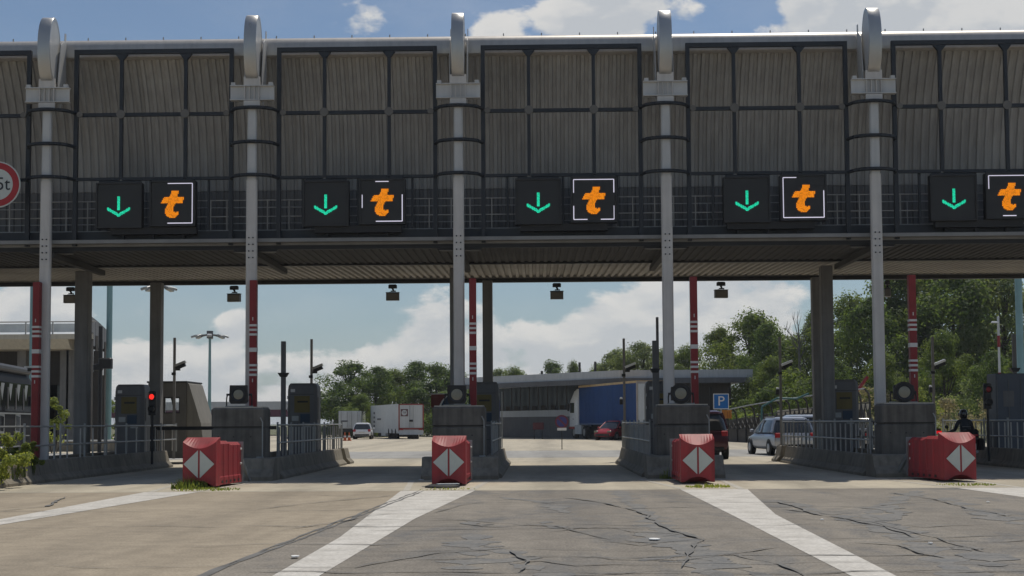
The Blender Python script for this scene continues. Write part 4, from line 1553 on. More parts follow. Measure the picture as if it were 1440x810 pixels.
# another trailer end under the low roof
p = gnd(481, 617)
t = thing('container_trailer', 'grey-white container with double rear doors standing under the low maroon roof', 'trailer', (p.x, p.y + 5, 0), R(3))
wc, z0, z1 = 2.15, .95, at(480, 578, p.y + 5).z
MB().box((0, 3.4, (z0 + z1) / 2), (wc, 6.6, z1 - z0)).build('box_body', M['trailerw'], t)
for s in (-.51, .51):
    MB().box((s, .06, (z0 + z1) / 2), (.98, .06, z1 - z0 - .12)).build('rear_door', M['trailerw'], t)
    for x in (s - .3, s + .3):
        MB().tube((x, .0, z0 + .1), (x, .0, z1 - .1), .025, 6).build('lock_bar', M['galv'], t)
MB().box((-.5, .02, z1 - 1.0), (.7, .02, .16)).build('lettering_strip', M['slate'], t)
MB().box((0, 3.4, .78), (1.4, 6.4, .3)).build('chassis', M['black'], t)
for s in (-1, 1):
    for y in (1.2, 2.5):
        wheel(t, s * .86, y, .48, .30)
# pale parapet beyond the railings on the left
p = at(122, 617, 74)
t = thing('parapet_wall', 'low pale-topped wall seen through the railing below the footbridge building', 'wall', (p.x, 74, 0))
for i in range(5):
    MB().box((-4 + i * 2.0, 0, .28), (1.97, .25, .56)).build('wall_length', M['barrier'], t)
    MB().box((-4 + i * 2.0, 0, .60), (1.98, .32, .08)).build('coping', M['carwhite'], t)
# traffic cones
cone = None
for px, lab in ((491, 'small orange traffic cone beside the white hatchback'), (485, 'second orange traffic cone close to the container')):
    p = gnd(px, 620)
    if cone is None:
        cone = thing('traffic_cone', lab, 'cone', p, 0, 'orange cones by the white hatchback')
        MB().box((0, 0, .02), (.40, .40, .04)).build('base', mat('cone_orange', (.5, .10, .02), .6), cone)
        MB().lathe([(.15, .04), (.03, .72)], (0, 0, 0), 'Z', 14).build('body', bpy.data.materials['cone_orange'], cone)
        MB().lathe([(.122, .3), (.095, .44)], (0, 0, 0), 'Z', 14, cap=False).build('band', M['reflect'], cone)
    else:
        copy_tree(cone, p, .3, lab)

# dark coach on the left
CG = mat('coach_glass', (.010, .011, .013), .06, spec=.22)
Y0, Y1 = 47.0, 58.5
xa, xb = at(-60, 560, Y0).x, at(49, 560, Y1).x
cd = Vector((xb - xa, Y1 - Y0, 0))
Lc = cd.length
t = thing('coach', 'glossy black coach behind the planter with reflections in its tall windows', 'coach', (xa, Y0, 0), math.atan2(-cd.x, cd.y))
Hc = at(30, 519, 54.5).z
sec = [(0, .35), (0, 2.3), (-.08, Hc - .35), (-.25, Hc - .06), (-.5, Hc), (-2.0, Hc), (-2.25, Hc - .06), (-2.42, Hc - .35), (-2.5, 2.3), (-2.5, .35)]
rings = []
for y, s in ((0, 1), (Lc - .9, 1), (Lc - .25, .985), (Lc, .94)):
    rings.append([(x * s - (1 - s) * 1.2, y, z if z < 1 else z * (1 - (1 - s) * .9)) for x, z in sec])
MB().loft(rings).build('body', M['coach'], t, smooth=True)
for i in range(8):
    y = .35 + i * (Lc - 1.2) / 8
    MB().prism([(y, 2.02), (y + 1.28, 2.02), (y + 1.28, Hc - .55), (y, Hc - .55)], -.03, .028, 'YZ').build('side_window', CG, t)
    MB().prism([(y + .25, Hc - .6), (y + .75, Hc - .6), (y + .42, 2.45), (y + .18, 2.9)], .027, .032, 'YZ').build('window_reflection', M['galv'], t)  # pale slanted panel drawn as a sky reflection on the window glass
    MB().box((.03, y - .04, 2.55), (.05, .10, Hc - 2.55 - .3)).build('window_post', M['machine'], t)
    if i % 2 == 0:
        MB().prism([(y + .05, 1.15), (y + .88, 1.12), (y + .92, 1.90), (y + .08, 1.94)], .0, .014, 'YZ').build('window_frame', M['galv'], t)
        MB().prism([(y + .15, 1.25), (y + .75, 1.22), (y + .8, 1.80), (y + .18, 1.85)], .0, .022, 'YZ').build('lower_window', CG, t)
MB().box((.025, Lc / 2 - .3, 1.94), (.04, Lc - 1.0, .06)).build('waist_strip', M['galv'], t)
MB().box((.015, Lc / 2 - .3, 1.02), (.05, Lc - 1.5, .04)).build('lower_strip', M['galv'], t)
MB().tube((-.18, -.3, Hc + .07), (-.18, Lc - .6, Hc + .02), .16, 10).build('roof_duct', mat('duct_grey', (.05, .05, .052), .5), t)
for y in (2.2, 8.6):
    wheel(t, -.12, y, .5, .3)
    wheel(t, -2.38, y, .5, .3)
MB().box((.12, Lc - .5, 2.5), (.2, .15, .45), ch=.03).build('mirror', M['black'], t)


# ------------------------------------------------------------------ motorcycles and rider
def motorbike(lab, loc, rz, screen=True, box=True, tail=True):
    t = thing('motorcycle', lab, 'motorcycle', loc, rz)
    r = .31
    for y in (-.72, .76):
        wh = MB()
        n, m_ = 20, 8
        for i in range(n):
            for j in range(m_):
                a, b_ = 2 * PI * i / n, 2 * PI * j / m_
                wh.v.append((.075 * math.cos(b_), y + (r - .07 + .07 * math.sin(b_)) * math.cos(a), r + (r - .07 + .07 * math.sin(b_)) * math.sin(a)))
        for i in range(n):
            for j in range(m_):
                wh.f.append((i * m_ + j, ((i + 1) % n) * m_ + j, ((i + 1) % n) * m_ + (j + 1) % m_, i * m_ + (j + 1) % m_))
        w_ = wh.build('wheel', M['tyre'], t, smooth=True)
        MB().lathe([(.2, -.03), (.2, .03)], (0, y, r), 'X', 16).build('rim', M['rim'], w_)
        MB().prism([(y + .34 * math.cos(R(a)), r + .34 * math.sin(R(a))) for a in range(20, 161, 20)] + [(y - .27, r + .14), (y, r + .27), (y + .27, r + .14)], -.08, .08, 'YZ').build('mudguard', M['coach'], t)
    for s in (-1, 1):
        MB().tube((s * .09, .76, r), (s * .09, .50, .98), .026, 8).build('fork', M['galv'], t)
        MB().tube((s * .08, -.72, r), (s * .09, -.05, .42), .03, 8).build('swing_arm', M['black'], t)
        MB().tube((s * .05, .48, 1.0), (s * .40, .32, 1.06), .017, 8).build('handlebar', M['black'], t)
        MB().tube((s * .16, -.2, .34), (s * .17, -.95, .45), .05, 10).build('exhaust', M['galv'], t)
        MB().path([(s * .33, .40, 1.04), (s * .40, .46, 1.24)], .01, 6).lathe([(.0, .43), (.06, .44), (.06, .46)], (s * .41, 0, 1.27), 'Y', 12).build('mirror', M['black'], t)
        if box:
            MB().box((s * .34, -.62, .70), (.22, .52, .40), ch=.05).build('pannier', M['coach'], t)
    MB().loft([[(x * w, y, z + zz * h) for x, zz in ((-1, -.4), (-.7, .7), (0, 1), (.7, .7), (1, -.4), (.6, -1), (-.6, -1))] for y, z, w, h in ((.46, .86, .10, .10), (.30, .90, .17, .16), (.05, .88, .19, .15), (-.12, .82, .12, .08))]).build('tank', M['coach'], t, smooth=True)
    MB().loft([[(x * w, y, z + zz * h) for x, zz in ((-1, -1), (-1, .5), (-.6, 1), (.6, 1), (1, .5), (1, -1))] for y, z, w, h in ((-.05, .80, .12, .05), (-.35, .80, .17, .05), (-.6, .86, .17, .06), (-.92, .92, .10, .05))]).build('seat', M['black'], t, smooth=True)
    MB().box((0, .12, .50), (.34, .52, .36), ch=.06).build('engine', M['machine'], t)
    MB().lathe([(.11, .56), (.10, .66), (.0, .69)], (0, 0, .95), 'Y', 16).build('headlight', M['lamp'], t)
    if screen:
        MB().prism([(.50, 1.02), (.54, 1.04), (.34, 1.42), (.31, 1.40)], -.22, .22, 'YZ').build('windscreen', CLEAR, t)
    if box:
        MB().box((0, -.86, 1.06), (.44, .40, .30), ch=.06).build('top_box', M['coach'], t)
        MB().box((0, -1.065, 1.0), (.36, .02, .06)).build('top_box_reflector', M['redlamp_dim'], t)
    MB().box((0, -1.0, .84), (.20, .06, .09), ch=.015).build('tail_lamp', M['tail'] if tail else M['redlamp_dim'], t)
    MB().box((0, -1.06, .62), (.21, .015, .20)).build('number_plate', M['reflect'], t)
    return t


RB = at(1362, 600, 43.0)
motorbike('dark touring motorcycle with panniers ridden by the person in the black helmet', (RB.x, 43.6, .02), 0).scale = (.94, .94, .94)
TL = at(1317, 604, 44.5)
motorbike('motorcycle with a glowing red tail light, mostly hidden behind the dark plinth', (TL.x, 45.5, .20), R(4), box=False)
WB = at(1215, 600, 49.0)
motorbike('waiting motorcycle with a pale windscreen behind the railing, no rider', (WB.x, 49.0, .10), R(-6), tail=False, box=False)


def make_person():
    t = thing('person', 'motorcyclist in black helmet and dark jacket seen from behind on a motorcycle', 'person', (RB.x, 43.6, .02))
    t.scale = (.94, .94, .94)
    V, E, Rd = [], [], []

    def add(p, r, parent=None):
        V.append(p)
        Rd.append(r)
        if parent is not None:
            E.append((parent, len(V) - 1))
        return len(V) - 1
    pel = add((0, -.30, .93), (.165, .14))
    wa = add((0, -.29, 1.10), (.155, .12), pel)
    ch = add((0, -.24, 1.30), (.19, .135), wa)
    sh = add((0, -.19, 1.47), (.13, .10), ch)
    nk = add((0, -.15, 1.56), (.062, .065), sh)
    hd = add((0, -.12, 1.68), (.09, .10), nk)
    add((0, -.11, 1.78), (.07, .08), hd)
    for s in (-1, 1):
        a = add((s * .20, -.19, 1.45), (.078, .078), sh)
        b = add((s * .30, -.14, 1.18), (.06, .06), a)
        c = add((s * .385, .18, 1.10), (.043, .043), b)
        pm = add((s * .375, .27, 1.085), (.036, .022), c)
        for i, (dx, ln) in enumerate(((-.033, .050), (-.011, .058), (.011, .054), (.033, .042))):
            k1 = add((s * .375 + dx, .27 + .055, 1.095), (.0095, .0095), pm)
            k2 = add((s * .375 + dx, .27 + .055 + ln * .55, 1.07), (.009, .009), k1)
            add((s * .375 + dx, .27 + .05, 1.045), (.008, .008), k2)
        th = add((s * .375 - s * .045, .29, 1.06), (.011, .011), pm)
        add((s * .375 - s * .04, .33, 1.04), (.009, .009), th)
        h = add((s * .13, -.24, .90), (.105, .105), pel)
        kn = add((s * .27, .16, .84), (.075, .075), h)
        an = add((s * .30, .02, .36), (.05, .05), kn)
        hl = add((s * .30, -.01, .20), (.045, .045), an)
        add((s * .31, .17, .165), (.042, .035), hl)
    me = bpy.data.meshes.new('body')
    me.from_pydata(V, E, [])
    o = link('body', me, t)
    me.materials.append(M['cloth'])
    md = o.modifiers.new('skin', 'SKIN')
    md.use_smooth_shade = True
    for i, r in enumerate(Rd):
        me.skin_vertices[0].data[i].radius = r
        me.skin_vertices[0].data[i].use_root = (i == 0)
    ss = o.modifiers.new('sub', 'SUBSURF')
    ss.levels = ss.render_levels = 2
    rings = []
    for z, rx, ry, oy in ((1.555, .10, .12, 0), (1.60, .128, .155, 0), (1.68, .138, .17, 0), (1.76, .132, .165, 0), (1.83, .105, .13, -.01), (1.87, .055, .07, -.015), (1.878, .01, .012, -.015)):
        rings.append([(rx * math.cos(a), -.115 + oy + ry * math.sin(a), z) for a in [2 * PI * i / 20 for i in range(20)]])
    hm = MB().loft(rings).build('helmet', M['helmet'], t, smooth=True)
    MB().prism([(-.02, 1.64), (.075, 1.645), (.075, 1.745), (-.02, 1.76)], -.125, .125, 'YZ').build('visor', M['glass'], hm)
    MB().box((0, -.44, 1.28), (.28, .02, .03)).build('jacket_stripe', M['machine'], t)


make_person()

# ------------------------------------------------------------------ background buildings
# footbridge building on the left
Yb = 76.0
za, zs1, zs0 = at(40, 452, Yb).z, at(40, 470, Yb).z, at(40, 489, Yb).z
xl, xr = -46.0, at(131, 500, Yb).x
t = thing('footbridge_building', 'cream concrete footbridge building with glass railing behind the coach', 'building', (0, Yb, 0))
zz0 = at(40, 477, Yb).z
kx = (Yb + 3.5) / Yb * 1.004
MB().prism([(xl, 0), (xr, 0), (xr * kx, 3.5), (xl, 3.5)], zz0, zs1, 'XY').build('slab_edge', M['cream'], t)
MB().prism([(.0, zz0), (.5, zs0 - .05), (3.5, zs0 - .05), (3.5, zz0)], xl, xr * kx - .2, 'YZ').build('slab_soffit', M['cream'], t)
MB().box(((xl + xr) / 2 - .3, 3.1, zs0 / 2), (xr - xl - .6, .7, zs0 - .1)).build('wall', M['darkwall'], t)
for i in range(14):
    xx = xr - .9 - i * 1.55
    MB().box((xx, .35, (za + zs1) / 2), (.06, .06, za - zs1)).build('post', M['railpaint'], t)
    MB().box((xx - .775, .35, (za * .35 + zs1 * .65) + .12), (1.45, .02, (za - zs1) * .66)).build('pane', mat('rail_pane_glare', (.62, .63, .62), .2, spec=.7) if i == 0 else bpy.data.materials['rail_pane_glare'], t)  # pane colour made pale to carry the sun glare on the glass
MB().tube((xl, .35, za), (xr, .35, za), .035, 6).build('handrail', M['railpaint'], t)
for px in (32, 92, 101):
    xx = at(px, 550, Yb + 2).x
    MB().box((xx, 2.0, zs0 / 2), (.5, .5, zs0 - .06)).build('pillar', M['pillar'], t)
for px, wd in ((70, .9), (84, 1.1)):
    xx = at(px, 550, Yb + 2.7).x
    MB().box((xx, 2.72, 2.0), (wd, .1, 3.6)).build('window', M['glass'], t)
# receding stair flank, clad in grey panels, going down away from the camera
Yc0, Yc1 = 76.2, 96.0
xs0, xs1 = at(127, 500, Yc0).x, at(157, 500, Yc1).x
t = thing('stair_tower', 'grey panelled stair flank falling away between a dark pillar and a teal mast', 'building', (0, 0, 0))
n = 5
for i in range(n):
    f0, f1 = i / n, (i + .94) / n
    P = []
    for f in (f0, f1):
        Y = Yc0 + (Yc1 - Yc0) * f
        xx = xs0 + (xs1 - xs0) * f
        zt = at(127 + 30 * f, 444 + 28 * f, Y).z
        zm = at(127 + 30 * f, 488 + 8 * f, Y).z
        zb = at(127 + 30 * f, 522 + 10 * f, Y).z
        P.append((xx, Y, zt, zm, zb))
    (xa_, ya_, t0, m0, b0), (xb_, yb_, t1, m1, b1) = P
    for nm, (q0, q1, r0, r1), mt in (('upper_panel', (m0 + .1, m1 + .1, t0, t1), 'slate'), ('lower_panel', (b0, b1, m0 - .1, m1 - .1), 'grey')):
        mb = MB()
        vs = [(xa_, ya_, q0), (xb_, yb_, q1), (xb_, yb_, r1), (xa_, ya_, r0)]
        mb.add(vs + [(x - .25, y, z) for x, y, z in vs], [(0, 1, 2, 3), (7, 6, 5, 4), (0, 4, 5, 1), (2, 6, 7, 3), (1, 5, 6, 2), (0, 3, 7, 4)])
        mb.build(nm, M[mt], t)
    MB().box((xa_ - .1, ya_, b0 / 2 + 1.2), (.4, .4, b0 + 2.0)).build('post', M['darkwall'], t)
MB().box((xs1 - .3, Yc1, 3.0), (.5, .5, 6.0)).build('post', M['darkwall'], t)
# dark signal cabinet post in front of it
p = at(141, 520, 62)
t = thing('signal_mast', 'dark post carrying small black signal boxes beside the stair flank', 'post', (p.x, 62, 0))
MB().tube((0, 0, 0), (0, 0, at(141, 459, 62).z), .09, 8).build('post', M['black'], t)
MB().box((.25, 0, at(141, 511, 62).z), (.6, .3, .5), ch=.05).build('signal_box', M['black'], t)
MB().box((-.1, 0, at(141, 516, 62).z), (.4, .3, .3), ch=.05).build('signal_box', M['black'], t)

# low canopy building with maroon fascia far behind
Ym = 165.0
x0, x1 = -62.0, at(499, 600, Ym).x
z2, z1_, z0_ = at(380, 564.5, Ym).z, at(380, 576, Ym).z, at(380, 585.5, Ym).z
t = thing('service_canopy', 'long low roof with grey edge and maroon fascia far behind the booths', 'building', (0, Ym, 0))
MB().box(((x0 + x1) / 2, 8, (z2 + z1_) / 2), (x1 - x0, 16, z2 - z1_)).build('roof', M['grey'], t)
MB().box(((x0 + x1) / 2, 8, (z1_ + z0_) / 2), (x1 - x0 - .4, 15.6, z1_ - z0_)).build('fascia', M['maroon'], t)
for i in range(9):
    MB().box((x0 + 3 + i * (x1 - x0 - 6) / 8, 4, z0_ / 2), (.4, .4, z0_)).build('column', M['slate'], t)
wx0, wx1 = at(455, 600, Ym).x, x1 - .4
MB().box(((wx0 + wx1) / 2, 12, z0_ / 2), (wx1 - wx0, 4, z0_ - .1)).build('wall', M['slate'], t)

# grey-roofed building ahead: a receding wing on the left and a front facing the lanes
t = thing('station_building', 'low building with deep pale grey roof edge and dark mullioned windows', 'building', (0, 0, 0))
YA, YB = 128.0, 111.0
A = at(695, 600, YA)
B = at(872, 600, YB)
C = at(1060, 600, YB)
ztA, zbA = at(695, 531, YA).z, at(695, 545, YA).z
ztB, zbB = at(872, 521, YB).z, at(872, 536, YB).z
ztB = ztA = (ztA + ztB) / 2
zbB = zbA = (zbA + zbB) / 2


def wall_strip(x0, y0, x1, y1, z0, z1, th, name, m, parent):
    d = Vector((x1 - x0, y1 - y0, 0))
    nrm = Vector((-d.y, d.x, 0)).normalized() * th
    vs = []
    for z in (z0, z1):
        vs += [(x0, y0, z), (x1, y1, z), (x1 + nrm.x, y1 + nrm.y, z), (x0 + nrm.x, y0 + nrm.y, z)]
    return MB().add(vs, [(3, 2, 1, 0), (4, 5, 6, 7), (0, 1, 5, 4), (1, 2, 6, 5), (2, 3, 7, 6), (3, 0, 4, 7)]).build(name, m, parent)


wall_strip(A.x - 4, YA + 1.1, B.x, YB, zbA, ztA, 12, 'roof_edge', M['grey'], t)
wall_strip(B.x, YB, C.x, YB, zbA - .002, ztA - .004, 14, 'roof_edge', M['grey'], t)
wall_strip(A.x - 4, YA + .9, B.x, YB - .2, zbA - .18, zbA + .25, .3, 'gutter', M['slate'], t)
wall_strip(B.x, YB - .2, C.x, YB - .2, zbA - .18, zbA + .25, .3, 'gutter', M['slate'], t)
d = Vector((B.x - A.x, YB - YA, 0))
nrm = Vector((-d.y, d.x, 0)).normalized()
o1 = nrm * 2.2
zw0 = at(740, 577, YA - 4).z
zw1 = at(740, 586, YA - 4).z
A2, B2 = Vector((A.x + .5, YA, 0)) + o1 - d.normalized() * 4.5, Vector((B.x, YB, 0)) + o1
wall_strip(A2.x, A2.y, B2.x, B2.y, 0, zw1, .4, 'lower_wall', M['slate'], t)
wall_strip(A2.x, A2.y, B2.x, B2.y, zw1, zw0, .5, 'spandrel', M['grey'], t)
wall_strip(A2.x + nrm.x * .25, A2.y + nrm.y * .25, B2.x + nrm.x * .25, B2.y + nrm.y * .25, zw0, zbA, .3, 'glazing', M['bglass'], t)
nmul = 15
for i in range(nmul + 1):
    P = A2 + (B2 - A2) * (i / nmul)
    MB().box((P.x, P.y, (zw0 + zbA) / 2), (.10, .12, zbA - zw0)).build('mullion', M['darkwall'], t)
    if i < nmul:
        P = A2 + (B2 - A2) * ((i + .5) / nmul) + nrm * .2
        MB().box((P.x, P.y, zw0 + .25), (.7, .06, .4)).build('blind', M['darkwall'], t)
wall_strip(B2.x, YB + 2.2, C.x - 1.5, YB + 2.2, 0, zbA, .5, 'front_wall', M['darkwall'], t)
for i in range(7):
    MB().box((B2.x + 1.2 + i * 1.55, YB + 2.15, 2.2), (.16, .12, 4.2)).build('mullion', M['black'], t)
MB().box((C.x - .1, YB + .2, zbA - .0), (.4, .3, .3)).build('corner_lamp', M['carwhite'], t)
for px, py in ((815, 512), (837, 511), (762, 524)):
    q = at(px, py, YB + 8)
    MB().box((q.x, q.y, (q.z + ztA) / 2), (.2, .2, max(.3, q.z - ztA + .3))).build('chimney', M['darkwall'], t)

# low dark vehicle-height wall with red panel in front of that building
p = at(757, 603, 118)
t = thing('warning_board', 'small dark red board standing before the lower wall of the grey-roofed building', 'panel', (p.x, 117.0, 0))
MB().box((0, 0, 1.12), (.95, .3, .6), ch=.03).build('panel', mat('panel_red', (.09, .014, .02), .6), t)
for s in (-.35, .35):
    MB().box((s, 0, .42), (.08, .12, .84)).build('leg', M['black'], t)

# no-parking roundel
Yn = 72.0
p = at(790, 593, Yn)
t = thing('no_parking_sign', 'round blue sign with red ring and a white plate beneath, left of the truck cab', 'road sign', (p.x, Yn, 0))
MB().tube((0, .03, 0), (0, .03, p.z + .3), .025, 8).build('post', M['black'], t)
MB().lathe([(.36, -.01), (.36, .01)], (0, 0, p.z), 'Y', 28).build('red_ring', mat('ring_red', (.13, .022, .035), .5), t)
MB().lathe([(.27, -.016), (.27, -.006)], (0, 0, p.z), 'Y', 28).build('blue_disc', mat('disc_blue', (.035, .04, .16), .5), t)
MB().box((0, -.006, p.z), (.09, .012, .56), Matrix.Translation((0, -.014, p.z)) @ Matrix.Rotation(R(-45), 4, 'Y') @ Matrix.Translation((0, 0, -p.z))).build('red_bar', bpy.data.materials['ring_red'], t)
MB().box((0, -.01, at(790, 603.5, Yn).z), (.50, .015, .14)).build('text_plate', M['reflect'], t)

# parking sign
Yp = 66.0
p = at(1014, 564.5, Yp)
t = thing('parking_sign', 'blue square parking sign with white P and frame above the maroon van', 'road sign', (p.x, Yp, 0))
MB().tube((0, .06, 0), (0, .06, p.z + .3), .035, 8).build('post', M['galv'], t)
MB().box((0, 0, p.z), (.76, .02, .76)).build('frame', M['reflect'], t)
MB().box((0, -.006, p.z), (.68, .022, .68)).build('face_panel', M['signblue'], t)
tx = text_mb('P', .66)
tx.v = [(x * 1.05, y - .022, z + p.z) for x, y, z in tx.v]
tx.build('letter', M['reflect'], t)
tx = text_mb('P', .66)
q = at(1021, 582.5, Yp + 2)
t = thing('orange_panel', 'dim orange panel with dark bars below the blue parking sign', 'sign board', (q.x, Yp + 2, 0))
MB().box((0, 0, q.z), (.56, .03, .42)).build('panel', M['orangep'], t)
for i in range(4):
    MB().box((-.19 + i * .125, -.02, q.z - .02), (.03, .02, .30)).build('bar', M['rust'], t)
MB().box((0, .05, q.z / 2), (.06, .06, q.z)).build('post', M['black'], t)

# caged fence curving along the ramp on the right
t = thing('ramp_fence', 'curved anti-climb fence of dark hoops on a low wall before the trees', 'fence', (0, 0, 0))
N_ = 17
fp = []
for i in range(N_):
    f = i / (N_ - 1)
    px = 1024 + f * 200
    Y = 96 - 26 * f ** .8
    base = gnd(px, 614 + 10 * f)
    P = at(px, 600, Y)
    ztop = at(px, 579 - 32 * f ** .75, Y).z
    fp.append((P.x, Y, ztop))
hoop_pts = []
for i, (x, y, zt) in enumerate(fp):
    MB().path([(x, y, 0), (x, y, zt - .7), (x - .12, y - .25, zt - .25), (x - .4, y - .6, zt)], .055, 6).build('hoop', M['black'], t)
    if i:
        x0, y0, z0 = fp[i - 1]
        MB().tube((x0 - .4, y0 - .6, z0), (x - .4, y - .6, zt), .04, 6).build('top_rail', M['galv'], t)
        MB().tube((x0, y0, z0 - .7), (x, y, zt - .7), .025, 6).build('mid_rail', M['black'], t)
        for k_ in (.0, .5):
            xa_, ya_ = x0 + (x - x0) * k_, y0 + (y - y0) * k_
            MB().tube((xa_, ya_, .9), (xa_ + (x - x0) * .5, ya_ + (y - y0) * .5, min(z0, zt) - .7), .035, 5).build('lattice_bar', M['black'], t)
            MB().tube((xa_ + (x - x0) * .5, ya_ + (y - y0) * .5, .9), (xa_, ya_, min(z0, zt) - .7), .035, 5).build('lattice_bar', M['black'], t)
        wall_strip(x0, y0 + .3, x, y + .3, 0, .9, .3, 'wall_length', M['darkwall'], t)
        hh = (zt - .7) * .62
        wall_strip(x0, y0 + 1.6, x, y + 1.6, 0, hh + .55, .15, 'slat_panel', M['darkwall'] if i < 7 else M['slate'], t)
        if i > 6:
            wall_strip(x0, y0 + 1.5, x, y + 1.5, hh + .55, hh + .85, .4, 'coping', M['cream'], t)
# teal pipe brace
p = at(1108, 562, 78)
t = thing('teal_pipe', 'bent teal pipe crossing the curved fence behind the silver SUV', 'pipe', (p.x, 78, 0))
MB().path([(-1.6, 0, 0), (-1.5, 0, p.z - .4), (-.6, 0, p.z + .1), (.5, 0, p.z + .05), (1.2, 0, p.z + .35)], .06, 8).build('tube', mat('pipe_teal', (.035, .12, .12), .5), t)
# cream-topped kiosk and a red brace behind the waiting motorcycle
p = gnd(1207, 617)
t = thing('cream_kiosk', 'small kiosk with cream dome roof behind the waiting motorcycle', 'kiosk', (p.x, 88, 0))
q0, q1 = at(1207, 587, 88), at(1207, 575.5, 88)
t.location = (q0.x, 88, 0)
MB().box((0, 0, q0.z / 2), (.80, .8, q0.z)).build('wall', mat('kiosk_grey', (.28, .27, .25), .7), t)
MB().loft([hring(q0.z, -.5, .5, .5, .1), hring((q0.z + q1.z) / 2, -.46, .46, .46, .1), hring(q1.z, -.3, .3, .3, .1)]).build('roof', mat('kiosk_cream', (.62, .54, .36), .6), t, smooth=True)
MB().tube((.08, -.45, q0.z - .2), (.08, -.45, q1.z + .5), .02, 6).build('mast', M['galv'], t)
p = at(1209, 548, 84)
t = thing('red_brace', 'slanting dark red pole before the scrub behind the pillar', 'pole', (p.x, 84, 0))
MB().tube((-.6, 0, 0), (-.55, 0, p.z - .6), .07, 8).tube((-.55, 0, p.z - .6), (.5, 0, p.z + .8), .10, 8).build('shaft', M['redpole'], t)
# red and white pole and lamp far on the right
p = at(1405, 500, 82)
t = thing('striped_lamp_pole', 'thin lamp pole banded red and white before the right-hand trees', 'lamp post', (p.x, 82, 0))
MB().tube((0, 0, 0), (0, 0, at(1405, 445, 82).z), .07, 8).build('post', M['trailerw'], t)
for ya, yb in ((472, 488), (524, 540)):
    MB().tube((0, 0, at(1405, yb, 82).z), (0, 0, at(1405, ya, 82).z), .09, 8).build('red_band', M['redpole'], t)
MB().box((-.2, 0, at(1405, 453, 82).z), (.4, .2, .1), ch=.03).build('lamp_head', M['carwhite'], t)


# ------------------------------------------------------------------ lighting masts
def mast(px, Y, w, ztop, lab, head=False, taper=1.0, rad=1.35):
    p = at(px, 580, Y)
    t = thing('lighting_mast', lab, 'lamp mast', (p.x, Y, 0), 0, 'pale teal lighting masts')
    MB().tube((0, 0, 0), (0, 0, ztop), w / 2, 12, w / 2 * taper).build('mast', M['teal'], t, smooth=True)
    MB().tube((0, 0, 0), (0, 0, .35), w / 2 + .15, 12).build('base_flange', M['galv'], t)
    if head:
        MB().tube((0, 0, ztop - .3), (0, 0, ztop + .35), .28, 12).build('hub', M['slate'], t)
        for i in range(8):
            a = 2 * PI * i / 8 + .2
            e = Vector((math.cos(a) * rad, math.sin(a) * rad, ztop - .12))
            MB().tube((0, 0, ztop + .05), e, .06, 6).build('arm', M['slate'], t)
            MB().box((0, 0, 0), (.55, .4, .16), Matrix.Translation(e) @ Matrix.Rotation(a, 4, 'Z') @ Matrix.Rotation(R(18), 4, 'Y'), ch=.03).build('lamp_head', M['galv'], t)
    return t


mast(45.5, 72, .40, 13.5, 'thick pale teal mast by the coach and the leftmost red pole')
mast(152.5, 84, .36, 15.5, 'pale teal mast right of the dark stair flank')
mast(1437, 70, .36, 13.0, 'pale teal mast at the right picture edge before the trees')
mast(294.5, 118, .34, at(294, 471, 118).z, 'slim grey-teal mast with a ring of lamps standing in open sky', True, .6)
mast(222, 92, .3, at(222, 403, 92).z, 'mast with lamp arms peeping out on both sides of a dark pillar', True, .7, .95)


# ------------------------------------------------------------------ trees
def crown_mesh(name, m, H, Wd, seed, n_leaf=7000, size=.28, clumps=46, shape=1.0, low=.05):
    r = random.Random(seed)
    cl = []
    for i in range(clumps):
        f = r.random() ** .8
        z = low * H + f * (1 - low) * H * .97
        env = math.sin(PI * min(1, max(.04, (f * .86 + .14))) ** shape) ** .65
        a = r.random() * 2 * PI
        rad = Wd / 2 * env * math.sqrt(r.random()) * .95
        s = Wd * r.uniform(.10, .21) * (1.15 - f * .5)
        cl.append((Vector((rad * math.cos(a), rad * math.sin(a), z)), s, r.uniform(.55, .95)))
    vs, fs = [], []
    per = n_leaf // clumps
    for c, s, fl in cl:
        k = int(per * r.uniform(.5, 1.5))
        for i in range(k):
            d = Vector((r.gauss(0, 1), r.gauss(0, 1), r.gauss(0, 1))).normalized()
            p = c + Vector((d.x, d.y, d.z * fl)) * s * (r.random() ** .38) * (1.25 if r.random() < .12 else 1)
            nn = (d + Vector((r.uniform(-1, 1), r.uniform(-1, 1), r.uniform(-.2, 1.2))) * .9).normalized()
            u = nn.orthogonal().normalized()
            u = Matrix.Rotation(r.random() * 6.28, 3, nn) @ u
            v = nn.cross(u)
            l, w = size * r.uniform(.6, 1.35), size * r.uniform(.35, .75)
            b = len(vs)
            vs += [tuple(p - u * l * .5), tuple(p + v * w * .5 - u * l * .05), tuple(p + u * l * .5), tuple(p - v * w * .5 - u * l * .05)]
            fs.append((b, b + 1, b + 2, b + 3))
    me = bpy.data.meshes.new(name)
    me.from_pydata(vs, [], fs)
    me.materials.append(m)
    return me, cl


def trunk_mesh(H, Wd, cl, seed):
    r = random.Random(seed)
    mb = MB()
    r0 = .018 * H + .06
    pts = [(0, 0, 0)]
    for i in range(1, 6):
        pts.append((r.uniform(-.15, .15) * i * .4, r.uniform(-.15, .15) * i * .4, H * .17 * i))
    for i in range(5):
        mb.tube(pts[i], pts[i + 1], r0 * (1 - i * .17), 8, r0 * (1 - (i + 1) * .17), cap=False)
    for c, s, _ in r.sample(cl, min(len(cl), 22)):
        k = min(4, max(1, int(c.z / (H * .17)) - 1))
        b = Vector(pts[k])
        mid = (b + c) / 2 + Vector((0, 0, -.1 * (c - b).length))
        mb.tube(b, mid, r0 * .36, 6, r0 * .24, cap=False)
        mb.tube(mid, c, r0 * .24, 6, r0 * .08, cap=False)
    return mb.mesh('trunk', M['bark'])


